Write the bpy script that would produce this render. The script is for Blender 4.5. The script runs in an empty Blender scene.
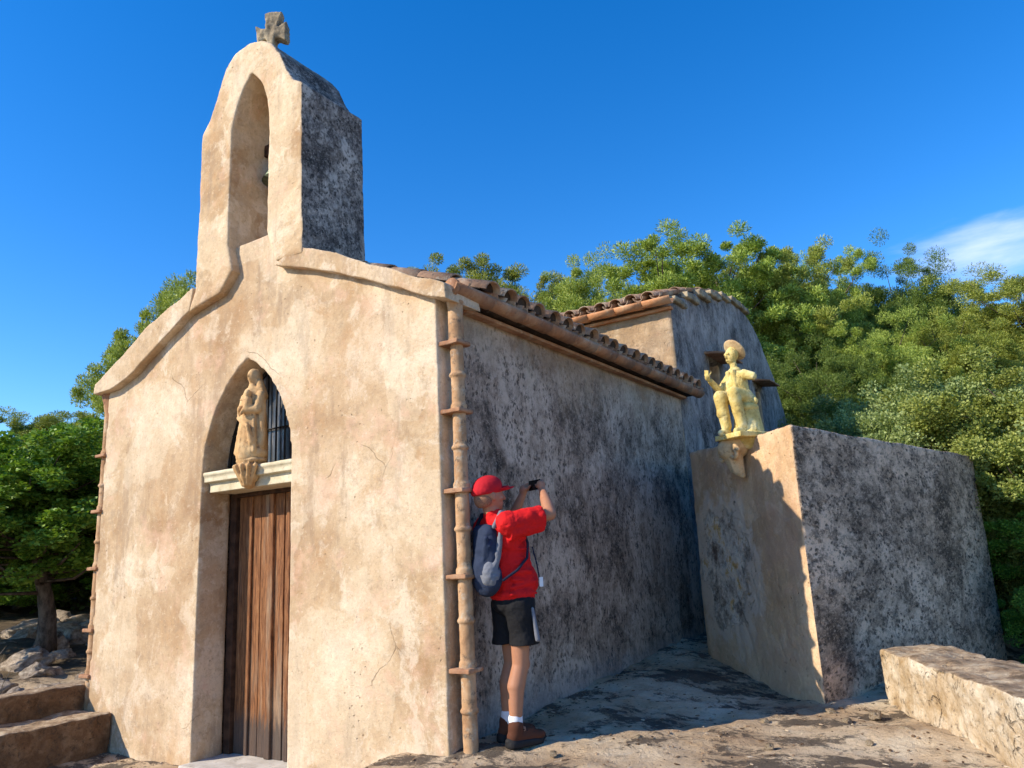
import bpy, bmesh, math, random
import numpy as np
from mathutils import Vector, Matrix, noise
from mathutils.geometry import tessellate_polygon
R_ = math.radians
sc = bpy.context.scene
COL = sc.collection

# ------------------------------------------------------------------ helpers
def tag(o, label=None, cat=None, group=None, kind=None):
    if label: o['label'] = label
    if cat: o['category'] = cat
    if group: o['group'] = group
    if kind: o['kind'] = kind
    return o

def empty(name, loc=(0, 0, 0), label=None, cat=None, group=None, rz=0):
    o = bpy.data.objects.new(name, None); COL.objects.link(o)
    o.location = loc; o.rotation_euler = (0, 0, rz)
    o.empty_display_size = .1
    return tag(o, label, cat, group)

def link(name, me, mat=None, parent=None):
    o = bpy.data.objects.new(name, me); COL.objects.link(o)
    if mat is not None:
        me.materials.clear(); me.materials.append(mat)
    if parent is not None: o.parent = parent
    return o

class MB:
    """collects simple solids in one bmesh"""
    def __init__(s): s.bm = bmesh.new()
    def ring_tube(s, pts, rads, n=10, cap=True, sq=None):
        pts = [Vector(p) for p in pts]; rings = []
        up = None
        for i, p in enumerate(pts):
            d = (pts[min(i+1, len(pts)-1)] - pts[max(i-1, 0)])
            if d.length < 1e-9: d = Vector((0, 0, 1))
            d.normalize()
            if up is None:
                up = Vector((1, 0, 0)) if abs(d.x) < .9 else Vector((0, 1, 0))
            a = (up - d*up.dot(d)).normalized(); b = d.cross(a); up = a
            rings.append([s.bm.verts.new(p + (a*math.cos(2*math.pi*k/n) + b*math.sin(2*math.pi*k/n))*rads[i]) for k in range(n)])
        for i in range(len(rings)-1):
            for k in range(n):
                s.bm.faces.new((rings[i][k], rings[i][(k+1) % n], rings[i+1][(k+1) % n], rings[i+1][k]))
        if cap:
            s.bm.faces.new(list(reversed(rings[0]))); s.bm.faces.new(rings[-1])
        return s
    def capsule(s, p0, p1, r0, r1, n=12):
        p0, p1 = Vector(p0), Vector(p1); d = (p1-p0)
        if max(r0, r1) > .035: n = max(n, 28)
        L = d.length; d = d.normalized() if L > 1e-7 else Vector((0, 0, 1))
        pts, rs = [], []
        for a in (-88, -65, -40, -18, 0): pts.append(p0 + d*r0*math.sin(R_(a))); rs.append(r0*math.cos(R_(a)))
        for a in (0.5, 18, 40, 65, 88): pts.append(p1 + d*r1*math.sin(R_(a))); rs.append(r1*math.cos(R_(a)))
        return s.ring_tube(pts, rs, n)
    def ell(s, c, r, rot=(0, 0, 0), seg=18):
        from mathutils import Euler
        m = Matrix.Translation(Vector(c)) @ Euler([R_(a) for a in rot]).to_matrix().to_4x4() @ Matrix.Diagonal((r[0], r[1], r[2], 1))
        bmesh.ops.create_uvsphere(s.bm, u_segments=seg, v_segments=seg//2+2, radius=1, matrix=m); return s
    def box(s, lo, hi, m=None):
        c = [(a+b)/2 for a, b in zip(lo, hi)]; d = [b-a for a, b in zip(lo, hi)]
        M = Matrix.Translation(c) @ Matrix.Diagonal((d[0], d[1], d[2], 1))
        if m is not None: M = m @ M
        bmesh.ops.create_cube(s.bm, size=1, matrix=M); return s
    def prism(s, outer, h0, h1, axis='y', holes=(), jit=0, step=None, seed=0):
        """polygon in 2D (with holes) extruded between h0 and h1 along an axis"""
        rnd = random.Random(seed)
        def resample(poly):
            if not step: return [Vector((p[0], p[1], 0)) for p in poly]
            out = []
            for i in range(len(poly)):
                a = Vector((poly[i][0], poly[i][1], 0)); b = Vector((poly[(i+1) % len(poly)][0], poly[(i+1) % len(poly)][1], 0))
                k = max(1, int((b-a).length/step))
                for j in range(k):
                    p = a.lerp(b, j/k); out.append(p + Vector((rnd.uniform(-jit, jit), rnd.uniform(-jit, jit), 0)))
            return out
        loops = [resample(outer)] + [resample(h) for h in holes]
        flat = [p for l in loops for p in l]
        tris = tessellate_polygon(loops)
        def mk(p, h):
            return {'y': (p.x, h, p.y), 'x': (h, p.x, p.y), 'z': (p.x, p.y, h)}[axis]
        A = [s.bm.verts.new(mk(p, h0)) for p in flat]; B = [s.bm.verts.new(mk(p, h1)) for p in flat]
        for t in tris:
            s.bm.faces.new([A[i] for i in t]); s.bm.faces.new([B[i] for i in reversed(t)])
        o = 0
        for l in loops:
            n = len(l)
            for i in range(n):
                a, b = o+i, o+(i+1) % n
                s.bm.faces.new((A[a], A[b], B[b], B[a]))
            o += n
        return s
    def mesh(s, name, smooth=False):
        bmesh.ops.recalc_face_normals(s.bm, faces=s.bm.faces)
        me = bpy.data.meshes.new(name); s.bm.to_mesh(me); s.bm.free()
        if smooth: me.shade_smooth()
        return me
    def build(s, name, mat, parent=None, smooth=False, bevel=0):
        o = link(name, s.mesh(name, smooth), mat, parent)
        if bevel:
            b = o.modifiers.new('b', 'BEVEL'); b.width = bevel; b.segments = 2; b.limit_method = 'ANGLE'; b.angle_limit = R_(35)
        return o
    def sculpt(s, name, mat, parent=None, voxel=.01, smooth=3, rough=0, rsize=.2, rough2=0, rsize2=.05):
        """union of all solids as one continuous surface, weathered"""
        me = s.mesh(name)
        o = bpy.data.objects.new('tmp', me); COL.objects.link(o)
        m = o.modifiers.new('r', 'REMESH'); m.mode = 'VOXEL'; m.voxel_size = voxel
        if smooth:
            k = o.modifiers.new('s', 'SMOOTH'); k.iterations = smooth; k.factor = .5
        for st, sz in ((rough, rsize), (rough2, rsize2)):
            if st:
                t = bpy.data.textures.new('t', 'CLOUDS'); t.noise_scale = sz; t.noise_depth = 2
                d = o.modifiers.new('d', 'DISPLACE'); d.texture = t; d.strength = st; d.mid_level = .5; d.texture_coords = 'LOCAL'
        dg = bpy.context.evaluated_depsgraph_get(); dg.update()
        ne = bpy.data.meshes.new_from_object(o.evaluated_get(dg))
        ne.name = name
        bpy.data.objects.remove(o); bpy.data.meshes.remove(me)
        ne.shade_smooth()
        return link(name, ne, mat, parent)

# ------------------------------------------------------------------ material helper
class NM:
    def __init__(s, name, rough=.9):
        s.m = bpy.data.materials.new(name); s.m.use_nodes = True; s.t = s.m.node_tree; s.t.nodes.clear()
        s.out = s.n('ShaderNodeOutputMaterial'); s.b = s.n('ShaderNodeBsdfPrincipled')
        s.b.inputs['Roughness'].default_value = rough
        s.b.inputs['Specular IOR Level'].default_value = .25
        s.t.links.new(s.b.outputs[0], s.out.inputs[0])
        s.co = s.n('ShaderNodeTexCoord').outputs['Object']
        s.geo = s.n('ShaderNodeNewGeometry')
    def n(s, t, **k):
        x = s.t.nodes.new(t)
        for a, b in k.items(): setattr(x, a, b)
        return x
    def L(s, a, b): s.t.links.new(a, b)
    def setin(s, sock, v):
        if hasattr(v, 'is_linked') or isinstance(v, bpy.types.NodeSocket): s.L(v, sock)
        else:
            if sock.type == 'RGBA' and not isinstance(v, (int, float)): v = (*v[:3], 1)
            sock.default_value = v
    def math(s, op, a, b=0, c=None, clamp=False):
        x = s.n('ShaderNodeMath', operation=op); x.use_clamp = clamp
        s.setin(x.inputs[0], a); s.setin(x.inputs[1], b)
        if c is not None: s.setin(x.inputs[2], c)
        return x.outputs[0]
    def mapping(s, sc=(1, 1, 1), loc=(0, 0, 0), co=None):
        x = s.n('ShaderNodeMapping'); s.L(co or s.co, x.inputs[0]); x.inputs['Scale'].default_value = sc; x.inputs['Location'].default_value = loc
        return x.outputs[0]
    def noise(s, scale, detail=5, rough=.6, co=None, dist=0):
        x = s.n('ShaderNodeTexNoise'); s.L(co or s.co, x.inputs['Vector'])
        x.inputs['Scale'].default_value = scale; x.inputs['Detail'].default_value = detail; x.inputs['Roughness'].default_value = rough
        x.inputs['Distortion'].default_value = dist
        return x.outputs['Fac']
    def vor(s, scale, feature='F1', co=None, rnd=1):
        x = s.n('ShaderNodeTexVoronoi', feature=feature); s.L(co or s.co, x.inputs['Vector']); x.inputs['Scale'].default_value = scale
        x.inputs['Randomness'].default_value = rnd
        return x.outputs['Distance']
    def warp(s, amt, scale, co=None):
        nz = s.n('ShaderNodeTexNoise'); s.L(co or s.co, nz.inputs['Vector']); nz.inputs['Scale'].default_value = scale; nz.inputs['Detail'].default_value = 4
        v = s.n('ShaderNodeVectorMath', operation='SUBTRACT'); s.L(nz.outputs['Color'], v.inputs[0]); v.inputs[1].default_value = (.5, .5, .5)
        w = s.n('ShaderNodeVectorMath', operation='SCALE'); s.L(v.outputs[0], w.inputs[0]); w.inputs['Scale'].default_value = amt
        a = s.n('ShaderNodeVectorMath', operation='ADD'); s.L(w.outputs[0], a.inputs[0]); s.L(co or s.co, a.inputs[1])
        return a.outputs[0]
    def step(s, v, lo, hi):
        x = s.n('ShaderNodeMapRange', interpolation_type='SMOOTHSTEP'); s.setin(x.inputs[0], v)
        x.inputs[1].default_value = lo; x.inputs[2].default_value = hi
        return x.outputs[0]
    def ramp(s, v, stops):
        x = s.n('ShaderNodeValToRGB'); s.setin(x.inputs[0], v); e = x.color_ramp.elements
        while len(e) < len(stops): e.new(.5)
        for i, (p, c) in enumerate(stops): e[i].position = p; e[i].color = (*c, 1)
        return x.outputs[0]
    def mix(s, f, a, b, mode='MIX'):
        x = s.n('ShaderNodeMix', data_type='RGBA', blend_type=mode); s.setin(x.inputs[0], f)
        s.setin(x.inputs[6], a); s.setin(x.inputs[7], b); return x.outputs[2]
    def sep(s, co=None):
        x = s.n('ShaderNodeSeparateXYZ'); s.L(co or s.co, x.inputs[0]); return x.outputs
    def bump(s, h, strength=.5, dist=.01, prev=None):
        x = s.n('ShaderNodeBump'); s.setin(x.inputs['Height'], h); x.inputs['Strength'].default_value = strength; x.inputs['Distance'].default_value = dist
        if prev is not None: s.L(prev, x.inputs['Normal'])
        return x.outputs[0]
    def done(s, col, nrm=None, rough=None):
        s.setin(s.b.inputs['Base Color'], col)
        if nrm is not None: s.L(nrm, s.b.inputs['Normal'])
        if rough is not None: s.setin(s.b.inputs['Roughness'], rough)
        return s.m

def ochre(k, tint=(1, 1, 1)):
    """weathered sand-coloured lime render: colour, height"""
    def c(r, g, b): return (r*tint[0], g*tint[1], b*tint[2])
    w = k.warp(.5, 1.3)
    a = k.noise(.95, 7, .66, w)
    col = k.ramp(a, [(.34, c(.34, .20, .10)), (.44, c(.47, .325, .19)), (.53, c(.57, .42, .265)), (.63, c(.70, .56, .40))])
    b = k.noise(2.1, 8, .7, k.warp(.8, 2))
    col = k.mix(k.math('MULTIPLY', k.step(b, .51, .60), .6), col, c(.74, .62, .47))
    o = k.noise(2.6, 8, .68, k.mapping((1, 1, .7), (9, 3, 5)))
    col = k.mix(k.math('MULTIPLY', k.step(o, .53, .64), .36), col, c(.47, .26, .11))
    g = k.noise(7, 7, .78)
    col = k.mix(k.math('MULTIPLY', k.step(g, .49, .66), .5), col, c(.33, .24, .16))
    st = k.noise(1.7, 7, .68, k.mapping((2.4, 2.4, .5), (4, 1, 2)))
    col = k.mix(k.math('MULTIPLY', k.step(st, .51, .66), .55), col, c(.30, .21, .14))
    # squared-off repairs of a paler or darker mix
    vc = k.n('ShaderNodeTexVoronoi', feature='F1', distance='CHEBYCHEV'); k.L(k.warp(.22, 2.2, k.mapping((1, 1, .8), (3, 3, 3))), vc.inputs['Vector']); vc.inputs['Scale'].default_value = 1.25
    vr = k.sep(vc.outputs['Color'])[0]
    col = k.mix(k.math('MULTIPLY', k.math('GREATER_THAN', vr, .76), .2), col, c(.76, .63, .46))
    col = k.mix(k.math('MULTIPLY', k.math('LESS_THAN', vr, .16), .18), col, c(.44, .27, .15))
    # pits
    v = k.vor(16, co=k.warp(.1, 6)); pit = k.math('MULTIPLY', k.step(v, .16, .06), k.step(k.noise(2.4, 3), .5, .62))
    col = k.mix(k.math('MULTIPLY', pit, .6), col, c(.25, .17, .10))
    # edge of shed render skins
    sk = k.noise(1.1, 7, .5, k.warp(.2, 3, k.mapping((1, 1, 1), (2, 7, 1))))
    edge = k.math('MULTIPLY', k.step(sk, .535, .555), 1)
    rim = k.math('MULTIPLY', k.step(sk, .55, .548), k.step(sk, .535, .545))
    col = k.mix(k.math('MULTIPLY', edge, .3), col, c(.74, .62, .45))
    # cracks
    cr = k.vor(.8, 'DISTANCE_TO_EDGE', k.warp(.28, 2.0))
    cm = k.math('MULTIPLY', k.step(cr, .003, .001), k.step(k.noise(.9, 2), .58, .64))
    col = k.mix(k.math('MULTIPLY', cm, .55), col, c(.24, .16, .09))
    fg = k.noise(34, 5, .8); col = k.mix(k.math('MULTIPLY', k.step(fg, .51, .66), .42), col, c(.30, .20, .13))
    pk = k.noise(2.9, 6, .7, k.mapping((1, 1, 1), (7, 7, 1))); col = k.mix(k.math('MULTIPLY', k.step(pk, .54, .66), .4), col, c(.66, .42, .30))
    fl = k.noise(21, 5, .8, k.mapping((1, 1, 1), (3, 3, 8))); col = k.mix(k.math('MULTIPLY', k.step(fl, .55, .66), .3), col, c(.84, .73, .56))
    h = k.math('ADD', k.math('MULTIPLY', k.noise(9, 8, .75), 1.0), k.math('MULTIPLY', k.noise(60, 3, .7), .22))
    h = k.math('SUBTRACT', h, k.math('MULTIPLY', pit, .8)); h = k.math('ADD', h, k.math('MULTIPLY', edge, .12))
    h = k.math('SUBTRACT', h, k.math('MULTIPLY', cm, .4))
    return col, h

def greywall(k, light=(.64, .50, .39), mid=(.40, .29, .215), dark=(.04, .029, .024), dens=0.0, st=.7, sy=1.0):
    """lichen-blackened render: colour, height"""
    a = k.noise(2.0, 8, .72, k.warp(.4, 2, k.mapping((1, sy, .8))))
    col = k.ramp(a, [(.38, tuple(x*.26 for x in mid)), (.49, mid), (.60, light)])
    b = k.noise(10, 8, .85, k.mapping((1, sy, st)))
    col = k.mix(k.math('MULTIPLY', k.step(b, .50-dens, .60-dens), .72), col, dark)
    c = k.vor(26, co=k.warp(.08, 14, k.mapping((1, sy, st))))
    sp = k.math('MULTIPLY', k.step(c, .42, .26), k.step(k.noise(4.2, 6, .75), .42-dens, .56-dens))
    col = k.mix(k.math('MULTIPLY', sp, .85), col, dark)
    d = k.noise(36, 6, .85, k.mapping((1, sy, 1)))
    col = k.mix(k.math('MULTIPLY', k.step(d, .51, .63), .42), col, tuple(min(1, x*1.25) for x in light))
    e = k.noise(4.5, 8, .8, k.mapping((1, sy, st), (4, 2, 7)))
    col = k.mix(k.math('MULTIPLY', k.step(e, .53, .62), .5), col, tuple(min(1, x*1.15) for x in light))
    h = k.math('ADD', k.math('MULTIPLY', b, 1.1), k.math('MULTIPLY', d, .5))
    h = k.math('SUBTRACT', h, k.math('MULTIPLY', sp, .3))
    return col, h

def mat_ochre(name, tint=(1, 1, 1), darkside=False, top=True):
    k = NM(name, .95); col, h = ochre(k, tint)
    ns = k.sep(k.geo.outputs['True Normal'] if 0 else k.geo.outputs['Normal'])
    if darkside:
        g, h2 = greywall(k, (.52, .45, .38), (.20, .165, .14), (.03, .026, .025), .04, .8)
        f = k.step(k.math('ADD', ns[0], k.math('MULTIPLY', k.math('SUBTRACT', k.noise(7, 4), .5), .6)), .45, .7)
        p = k.sep(); f = k.math('MULTIPLY', f, k.step(p[0], 2.4, 2.6))
        col = k.mix(f, col, g)
    if top:
        lt = k.step(ns[2], .5, .85)
        gl = k.ramp(k.noise(16, 8, .75), [(.35, (.10, .10, .08)), (.52, (.36, .33, .25)), (.66, (.62, .57, .45))])
        col = k.mix(k.math('MULTIPLY', lt, .75), col, gl)
    return k.done(col, k.bump(h, .75, .014))

# --- walls
M = {}
M['facade'] = mat_ochre('sand_render')
M['belfry'] = mat_ochre('belfry_render', (1.04, 1.03, 1.0), darkside=True)
def mk_side():
    k = NM('blackened_render', .95); col, h = greywall(k)
    p = k.sep()
    oc, h2 = ochre(k, (.78, .78, .80))
    # clean tan render survives under the eaves
    zz = k.math('ADD', p[2], k.math('MULTIPLY', k.math('SUBTRACT', k.noise(1.8, 6, .7, k.mapping((1, 1, .4))), .5), 1.5))
    f = k.step(zz, 2.45, 3.2); f = k.math('MULTIPLY', f, .85)
    col = k.mix(f, col, oc)
    # pale damp band above ground
    zb = k.math('ADD', p[2], k.math('MULTIPLY', k.math('SUBTRACT', k.noise(5, 6, .7), .5), .5))
    col = k.mix(k.math('MULTIPLY', k.step(zb, .34, .12), .5), col, (.38, .36, .34))
    return k.done(col, k.bump(h, .9, .02))
M['side'] = mk_side()
def mk_gable():
    k = NM('grey_streaked_render', .95)
    col, h = greywall(k, (.50, .44, .39), (.31, .27, .24), (.085, .072, .066), -.03, .5)
    s1 = k.noise(1.6, 8, .7, k.mapping((1.6, 1.6, .45)))
    col = k.mix(k.math('MULTIPLY', k.step(s1, .46, .66), .45), col, (.12, .115, .12))
    ns = k.sep(k.geo.outputs['Normal'])
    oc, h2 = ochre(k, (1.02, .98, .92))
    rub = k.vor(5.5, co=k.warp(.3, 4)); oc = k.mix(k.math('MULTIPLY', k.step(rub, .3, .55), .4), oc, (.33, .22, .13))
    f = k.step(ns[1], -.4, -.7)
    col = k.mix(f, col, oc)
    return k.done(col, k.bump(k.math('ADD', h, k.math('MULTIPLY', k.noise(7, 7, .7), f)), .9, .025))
M['gable'] = mk_gable()
def mk_block():
    k = NM('peeling_pink_render', .95)
    oc, h1 = ochre(k, (1.10, .98, .86))
    pk = k.step(k.noise(1.5, 6, .7), .46, .6); oc = k.mix(k.math('MULTIPLY', pk, .6), oc, (.52, .30, .19))
    oc = k.mix(.25, oc, (.70, .50, .31))
    # patch of exposed rubble
    p = k.sep(); w = k.noise(3.2, 8, .65, k.warp(.3, 4))
    dx = k.math('SUBTRACT', p[0], 5.22); dz = k.math('SUBTRACT', p[2], 1.0)
    rr = k.math('SQRT', k.math('ADD', k.math('MULTIPLY', k.math('MULTIPLY', dx, dx), 5.0), k.math('MULTIPLY', k.math('MULTIPLY', dz, dz), 1.9)))
    rr = k.math('ADD', rr, k.math('MULTIPLY', k.math('SUBTRACT', w, .5), 1.5))
    patch = k.step(rr, .80, .70)
    ston = k.noise(7, 7, .75, k.warp(.2, 5)); sc_ = k.noise(4.5, 8, .72, k.mapping((1, 1, 1), (3, 1, 4)))
    rub = k.ramp(sc_, [(.36, (.16, .11, .075)), (.45, (.52, .41, .30)), (.54, (.84, .70, .53)), (.63, (.70, .42, .14))])
    rub = k.mix(k.math('MULTIPLY', k.step(ston, .46, .40), .6), rub, (.12, .09, .07))
    oc = k.mix(patch, oc, rub)
    mid = k.math('MULTIPLY', k.step(rr, 1.15, .9), .65)
    oc = k.mix(k.math('MULTIPLY', mid, k.math('SUBTRACT', 1, patch)), oc, (.72, .59, .45))
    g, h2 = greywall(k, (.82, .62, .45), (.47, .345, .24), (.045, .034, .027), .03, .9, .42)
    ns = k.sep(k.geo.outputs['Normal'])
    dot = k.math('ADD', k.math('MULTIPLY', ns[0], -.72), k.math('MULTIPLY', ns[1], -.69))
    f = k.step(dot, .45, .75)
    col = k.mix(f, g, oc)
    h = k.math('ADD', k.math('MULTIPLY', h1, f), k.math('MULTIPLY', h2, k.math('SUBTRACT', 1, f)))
    pf = k.math('MULTIPLY', patch, f)
    h = k.math('SUBTRACT', h, k.math('MULTIPLY', pf, k.math('SUBTRACT', 1.6, k.math('MULTIPLY', ston, 1.8))))
    return k.done(col, k.bump(h, 1, .022))
M['block'] = mk_block()
def mk_rubble(name, a, b, c):
    k = NM(name, .95)
    col = k.ramp(k.noise(4, 8, .7, k.warp(.3, 4)), [(.33, a), (.5, b), (.66, c)])
    s = k.vor(6, 'DISTANCE_TO_EDGE', k.warp(.25, 5))
    gap = k.math('MULTIPLY', k.step(s, .05, .01), k.step(k.noise(3, 5, .7), .54, .64))
    col = k.mix(k.math('MULTIPLY', gap, .6), col, (.10, .07, .045))
    sp = k.noise(22, 8, .75); col = k.mix(k.math('MULTIPLY', k.step(sp, .52, .64), .7), col, (.07, .05, .035))
    ns = k.sep(k.geo.outputs['Normal'])
    topc = k.ramp(k.noise(7, 9, .72), [(.34, (.13, .09, .055)), (.48, (.33, .23, .14)), (.62, (.58, .46, .31))])
    col = k.mix(k.step(ns[2], .6, .85), col, topc)
    h = k.math('SUBTRACT', k.math('ADD', k.noise(8, 9, .75), k.math('MULTIPLY', k.noise(40, 4, .7), .3)), k.math('MULTIPLY', gap, .6))
    return k.done(col, k.bump(h, 1, .03))
M['lowwall'] = mk_rubble('rubble_render', (.38, .25, .12), (.58, .45, .30), (.78, .70, .56))
M['bench'] = mk_rubble('brown_rubble', (.09, .045, .02), (.20, .11, .055), (.36, .23, .13))
def mk_ground():
    k = NM('bedrock', .95)
    a = k.noise(1.3, 9, .68, k.warp(.4, 2))
    col = k.ramp(a, [(.3, (.32, .205, .12)), (.42, (.52, .37, .225)), (.54, (.68, .52, .34)), (.68, (.80, .67, .48))])
    w = k.warp(.5, 1.8, k.mapping((1, 1, 1)))
    b = k.noise(3.0, 9, .8, k.mapping((.9, 1.3, 1), co=k.warp(.25, 3)))
    big = k.noise(.9, 5, .6, k.mapping((1, 1.6, 1), (3, 3, 0)))
    col = k.mix(k.math('MULTIPLY', k.step(k.math('ADD', b, k.math('MULTIPLY', big, .6)), .79, .87), .85), col, (.055, .045, .038))
    d = k.noise(26, 6, .75); col = k.mix(k.math('MULTIPLY', k.step(d, .55, .68), .5), col, (.16, .11, .075))
    e = k.noise(9, 6, .7); col = k.mix(k.math('MULTIPLY', k.step(e, .58, .68), .5), col, (.60, .53, .42))
    # humus and litter away from the chapel
    p = k.sep()
    far = k.math('ADD', p[1], k.math('MULTIPLY', k.math('SUBTRACT', k.noise(.6, 4), .5), 3)); f1 = k.step(far, 7.5, 9.5)
    f2 = k.step(p[0], -2.0, -4)
    lit = k.ramp(k.noise(3, 8, .7), [(.35, (.05, .04, .025)), (.55, (.15, .11, .065)), (.7, (.26, .20, .13))])
    col = k.mix(k.math('MAXIMUM', f1, f2), col, lit)
    h = k.math('ADD', k.math('MULTIPLY', k.noise(6, 10, .75), 1.2), k.math('MULTIPLY', b, .8))
    return k.done(col, k.bump(h, 1, .05))
M['ground'] = mk_ground()
def mk_rock():
    k = NM('grey_limestone', .92)
    col = k.ramp(k.noise(3, 9, .72, k.warp(.4, 2)), [(.33, (.13, .10, .075)), (.5, (.40, .32, .24)), (.66, (.68, .58, .45))])
    return k.done(col, k.bump(k.noise(5, 9, .75), 1, .05))
M['rock'] = mk_rock()
def mk_terra(name, a, b, c, lichen=.4):
    k = NM(name, .88)
    col = k.ramp(k.noise(4, 7, .65), [(.33, a), (.5, b), (.66, c)])
    col = k.mix(k.math('MULTIPLY', k.step(k.noise(14, 7, .75), .54, .66), lichen), col, (.08, .07, .06))
    col = k.mix(k.math('MULTIPLY', k.step(k.noise(9, 6, .7, k.mapping((1, 1, 1), (5, 5, 5))), .55, .68), lichen), col, (.50, .44, .34))
    return k.done(col, k.bump(k.noise(20, 7, .7), .7, .01))
M['tile'] = mk_terra('old_roof_clay', (.22, .12, .07), (.36, .22, .14), (.50, .39, .28), .85)
M['gutter'] = mk_terra('gutter_clay', (.27, .13, .07), (.38, .20, .11), (.48, .30, .18), .4)
M['gutter_bright'] = mk_terra('orange_clay', (.45, .19, .08), (.55, .26, .12), (.60, .36, .2), .2)
M['pipe'] = mk_terra('downpipe_clay', (.30, .16, .08), (.46, .275, .145), (.58, .41, .26), .7)
M['underroof'] = mk_terra('underlay_and_hollow_shade', (.03, .02, .015), (.05, .035, .025), (.08, .055, .04), .2)  # near-black underlay, also the painted shade in the eave tile hollows
def mk_sculpt(name, a, b, c, dirt_and_shade=(.12, .08, .05), amt=.5):
    k = NM(name, .85)
    col = k.ramp(k.noise(6, 6, .65), [(.33, a), (.5, b), (.66, c)])
    col = k.mix(k.math('MULTIPLY', k.step(k.noise(18, 7, .7), .53, .68), amt), col, dirt_and_shade)
    col = k.mix(k.math('MULTIPLY', k.step(k.geo.outputs['Pointiness'], .495, .44), .75), col, dirt_and_shade)   # crease shade painted into the colour for tonal contrast
    return k.done(col, k.bump(k.noise(45, 5, .7), .5, .004))
M['virgin'] = mk_sculpt('ochre_stone', (.44, .25, .10), (.58, .36, .17), (.66, .47, .25))
M['yellow'] = mk_sculpt('yellow_ceramic', (.46, .32, .09), (.65, .51, .18), (.78, .69, .37), (.24, .15, .05), .75)
M['corbel'] = mk_sculpt('corbel_ceramic', (.42, .27, .14), (.58, .42, .23), (.66, .54, .34))
M['lintel'] = mk_sculpt('cream_lintel', (.50, .42, .27), (.64, .56, .39), (.72, .65, .48), (.30, .24, .16), .4)
M['crossstone'] = mk_sculpt('lichen_stone', (.16, .13, .09), (.32, .25, .16), (.52, .42, .27), (.04, .035, .03), .6)
M['step'] = mk_sculpt('step_stone', (.42, .38, .32), (.56, .52, .46), (.64, .60, .54), (.2, .17, .13), .5)
def mk_wood():
    k = NM('weathered_planks', .7)
    w = k.warp(.06, 3)
    g = k.noise(9, 9, .7, k.mapping((9, 3, .55), co=w))
    col = k.ramp(g, [(.3, (.05, .02, .010)), (.44, (.17, .066, .026)), (.58, (.32, .14, .055)), (.72, (.40, .24, .13))])
    p = k.sep()
    big = k.noise(1.8, 5, .6, k.mapping((3, 1, .35)))
    col = k.mix(k.math('MULTIPLY', k.step(big, .48, .64), .55), col, (.38, .30, .21))
    zz = k.math('ADD', p[2], k.math('MULTIPLY', k.math('SUBTRACT', k.noise(12, 6, .7, k.mapping((3, 1, .4))), .5), .55))
    col = k.mix(k.math('MULTIPLY', k.step(zz, .08, -.08), .85), col, (.075, .062, .055))
    fg = k.noise(30, 5, .7, k.mapping((8, 3, .25))); col = k.mix(k.math('MULTIPLY', k.step(fg, .54, .62), .55), col, (.05, .025, .015))
    return k.done(col, k.bump(k.math('ADD', g, fg), .8, .006))
M['wood'] = mk_wood()
def flat(name, c, rough=.8, amt=.15, scale=20, metal=0, bump=0):
    k = NM(name, rough); k.b.inputs['Metallic'].default_value = metal
    n = k.noise(scale, 5, .6)
    col = k.mix(k.step(n, .35, .65), tuple(x*(1-amt) for x in c), tuple(min(1, x*(1+amt)) for x in c))
    return k.done(col, k.bump(k.noise(scale*3, 4), .4, bump) if bump else None)
M['darkwood'] = flat('dark_frame', (.06, .03, .018), .8, .4, 12, 0, .003)
M['black'] = flat('blackened_iron', (.02, .018, .016), .6, .3, 30, .3)
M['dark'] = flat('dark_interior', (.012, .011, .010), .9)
def mk_glass():
    k = NM('streaked_glass', .18); k.b.inputs['Specular IOR Level'].default_value = .8
    col = k.ramp(k.noise(5, 6, .6, k.mapping((2.5, 1, .8))), [(.4, (.015, .016, .018)), (.55, (.06, .06, .07)), (.7, (.30, .31, .35))])  # dark pane with pale, vertically stretched streaks in its colour
    return k.done(col, None, k.math('ADD', .12, k.math('MULTIPLY', k.noise(9, 5), .5)))
M['glass'] = mk_glass()
M['bluewin'] = flat('blue_shutter', (.05, .08, .16), .5, .3)
M['bell'] = flat('bronze', (.16, .20, .14), .55, .3, 15, .5)
def cloth(name, c, bump=.006, fold=9):
    k = NM(name, .85)
    n = k.noise(60, 4, .6); f = k.noise(fold, 4, .55, k.warp(.2, 4))
    col = k.mix(k.math('MULTIPLY', n, .35), c, tuple(x*.75 for x in c))
    return k.done(col, k.bump(k.math('ADD', k.math('MULTIPLY', f, 1), k.math('MULTIPLY', n, .05)), .9, bump*4))
M['red'] = cloth('red_shirt_cloth', (.68, .010, .012))
M['cap'] = cloth('red_cap_cloth', (.50, .012, .022), .001)
M['shorts'] = cloth('black_shorts_cloth', (.010, .010, .012))
M['navy'] = cloth('navy_bag_cloth', (.022, .034, .07), .003)
M['greybag'] = cloth('grey_bag_cloth', (.17, .18, .21), .005)
M['strap'] = cloth('strap_webbing', (.015, .018, .04), .001)
M['white'] = cloth('white_cotton', (.75, .75, .78), .001)
M['sole'] = flat('shoe_rubber', (.02, .018, .018), .7)
M['shoe'] = cloth('shoe_leather', (.10, .035, .018), .002)
def mk_skin():
    k = NM('tanned_skin', .55)
    col = k.mix(k.noise(25, 4), (.36, .165, .09), (.46, .22, .13))
    k.b.inputs['Subsurface Weight'].default_value = .12; k.b.inputs['Subsurface Radius'].default_value = (.01, .004, .002)
    return k.done(col, k.bump(k.noise(90, 3), .3, .001))
M['skin'] = mk_skin()
M['hair'] = flat('cropped_hair', (.25, .125, .075), .8, .3, 160)
M['phone'] = flat('phone_black', (.008, .008, .009), .2, .1)
M['bark'] = None
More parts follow.
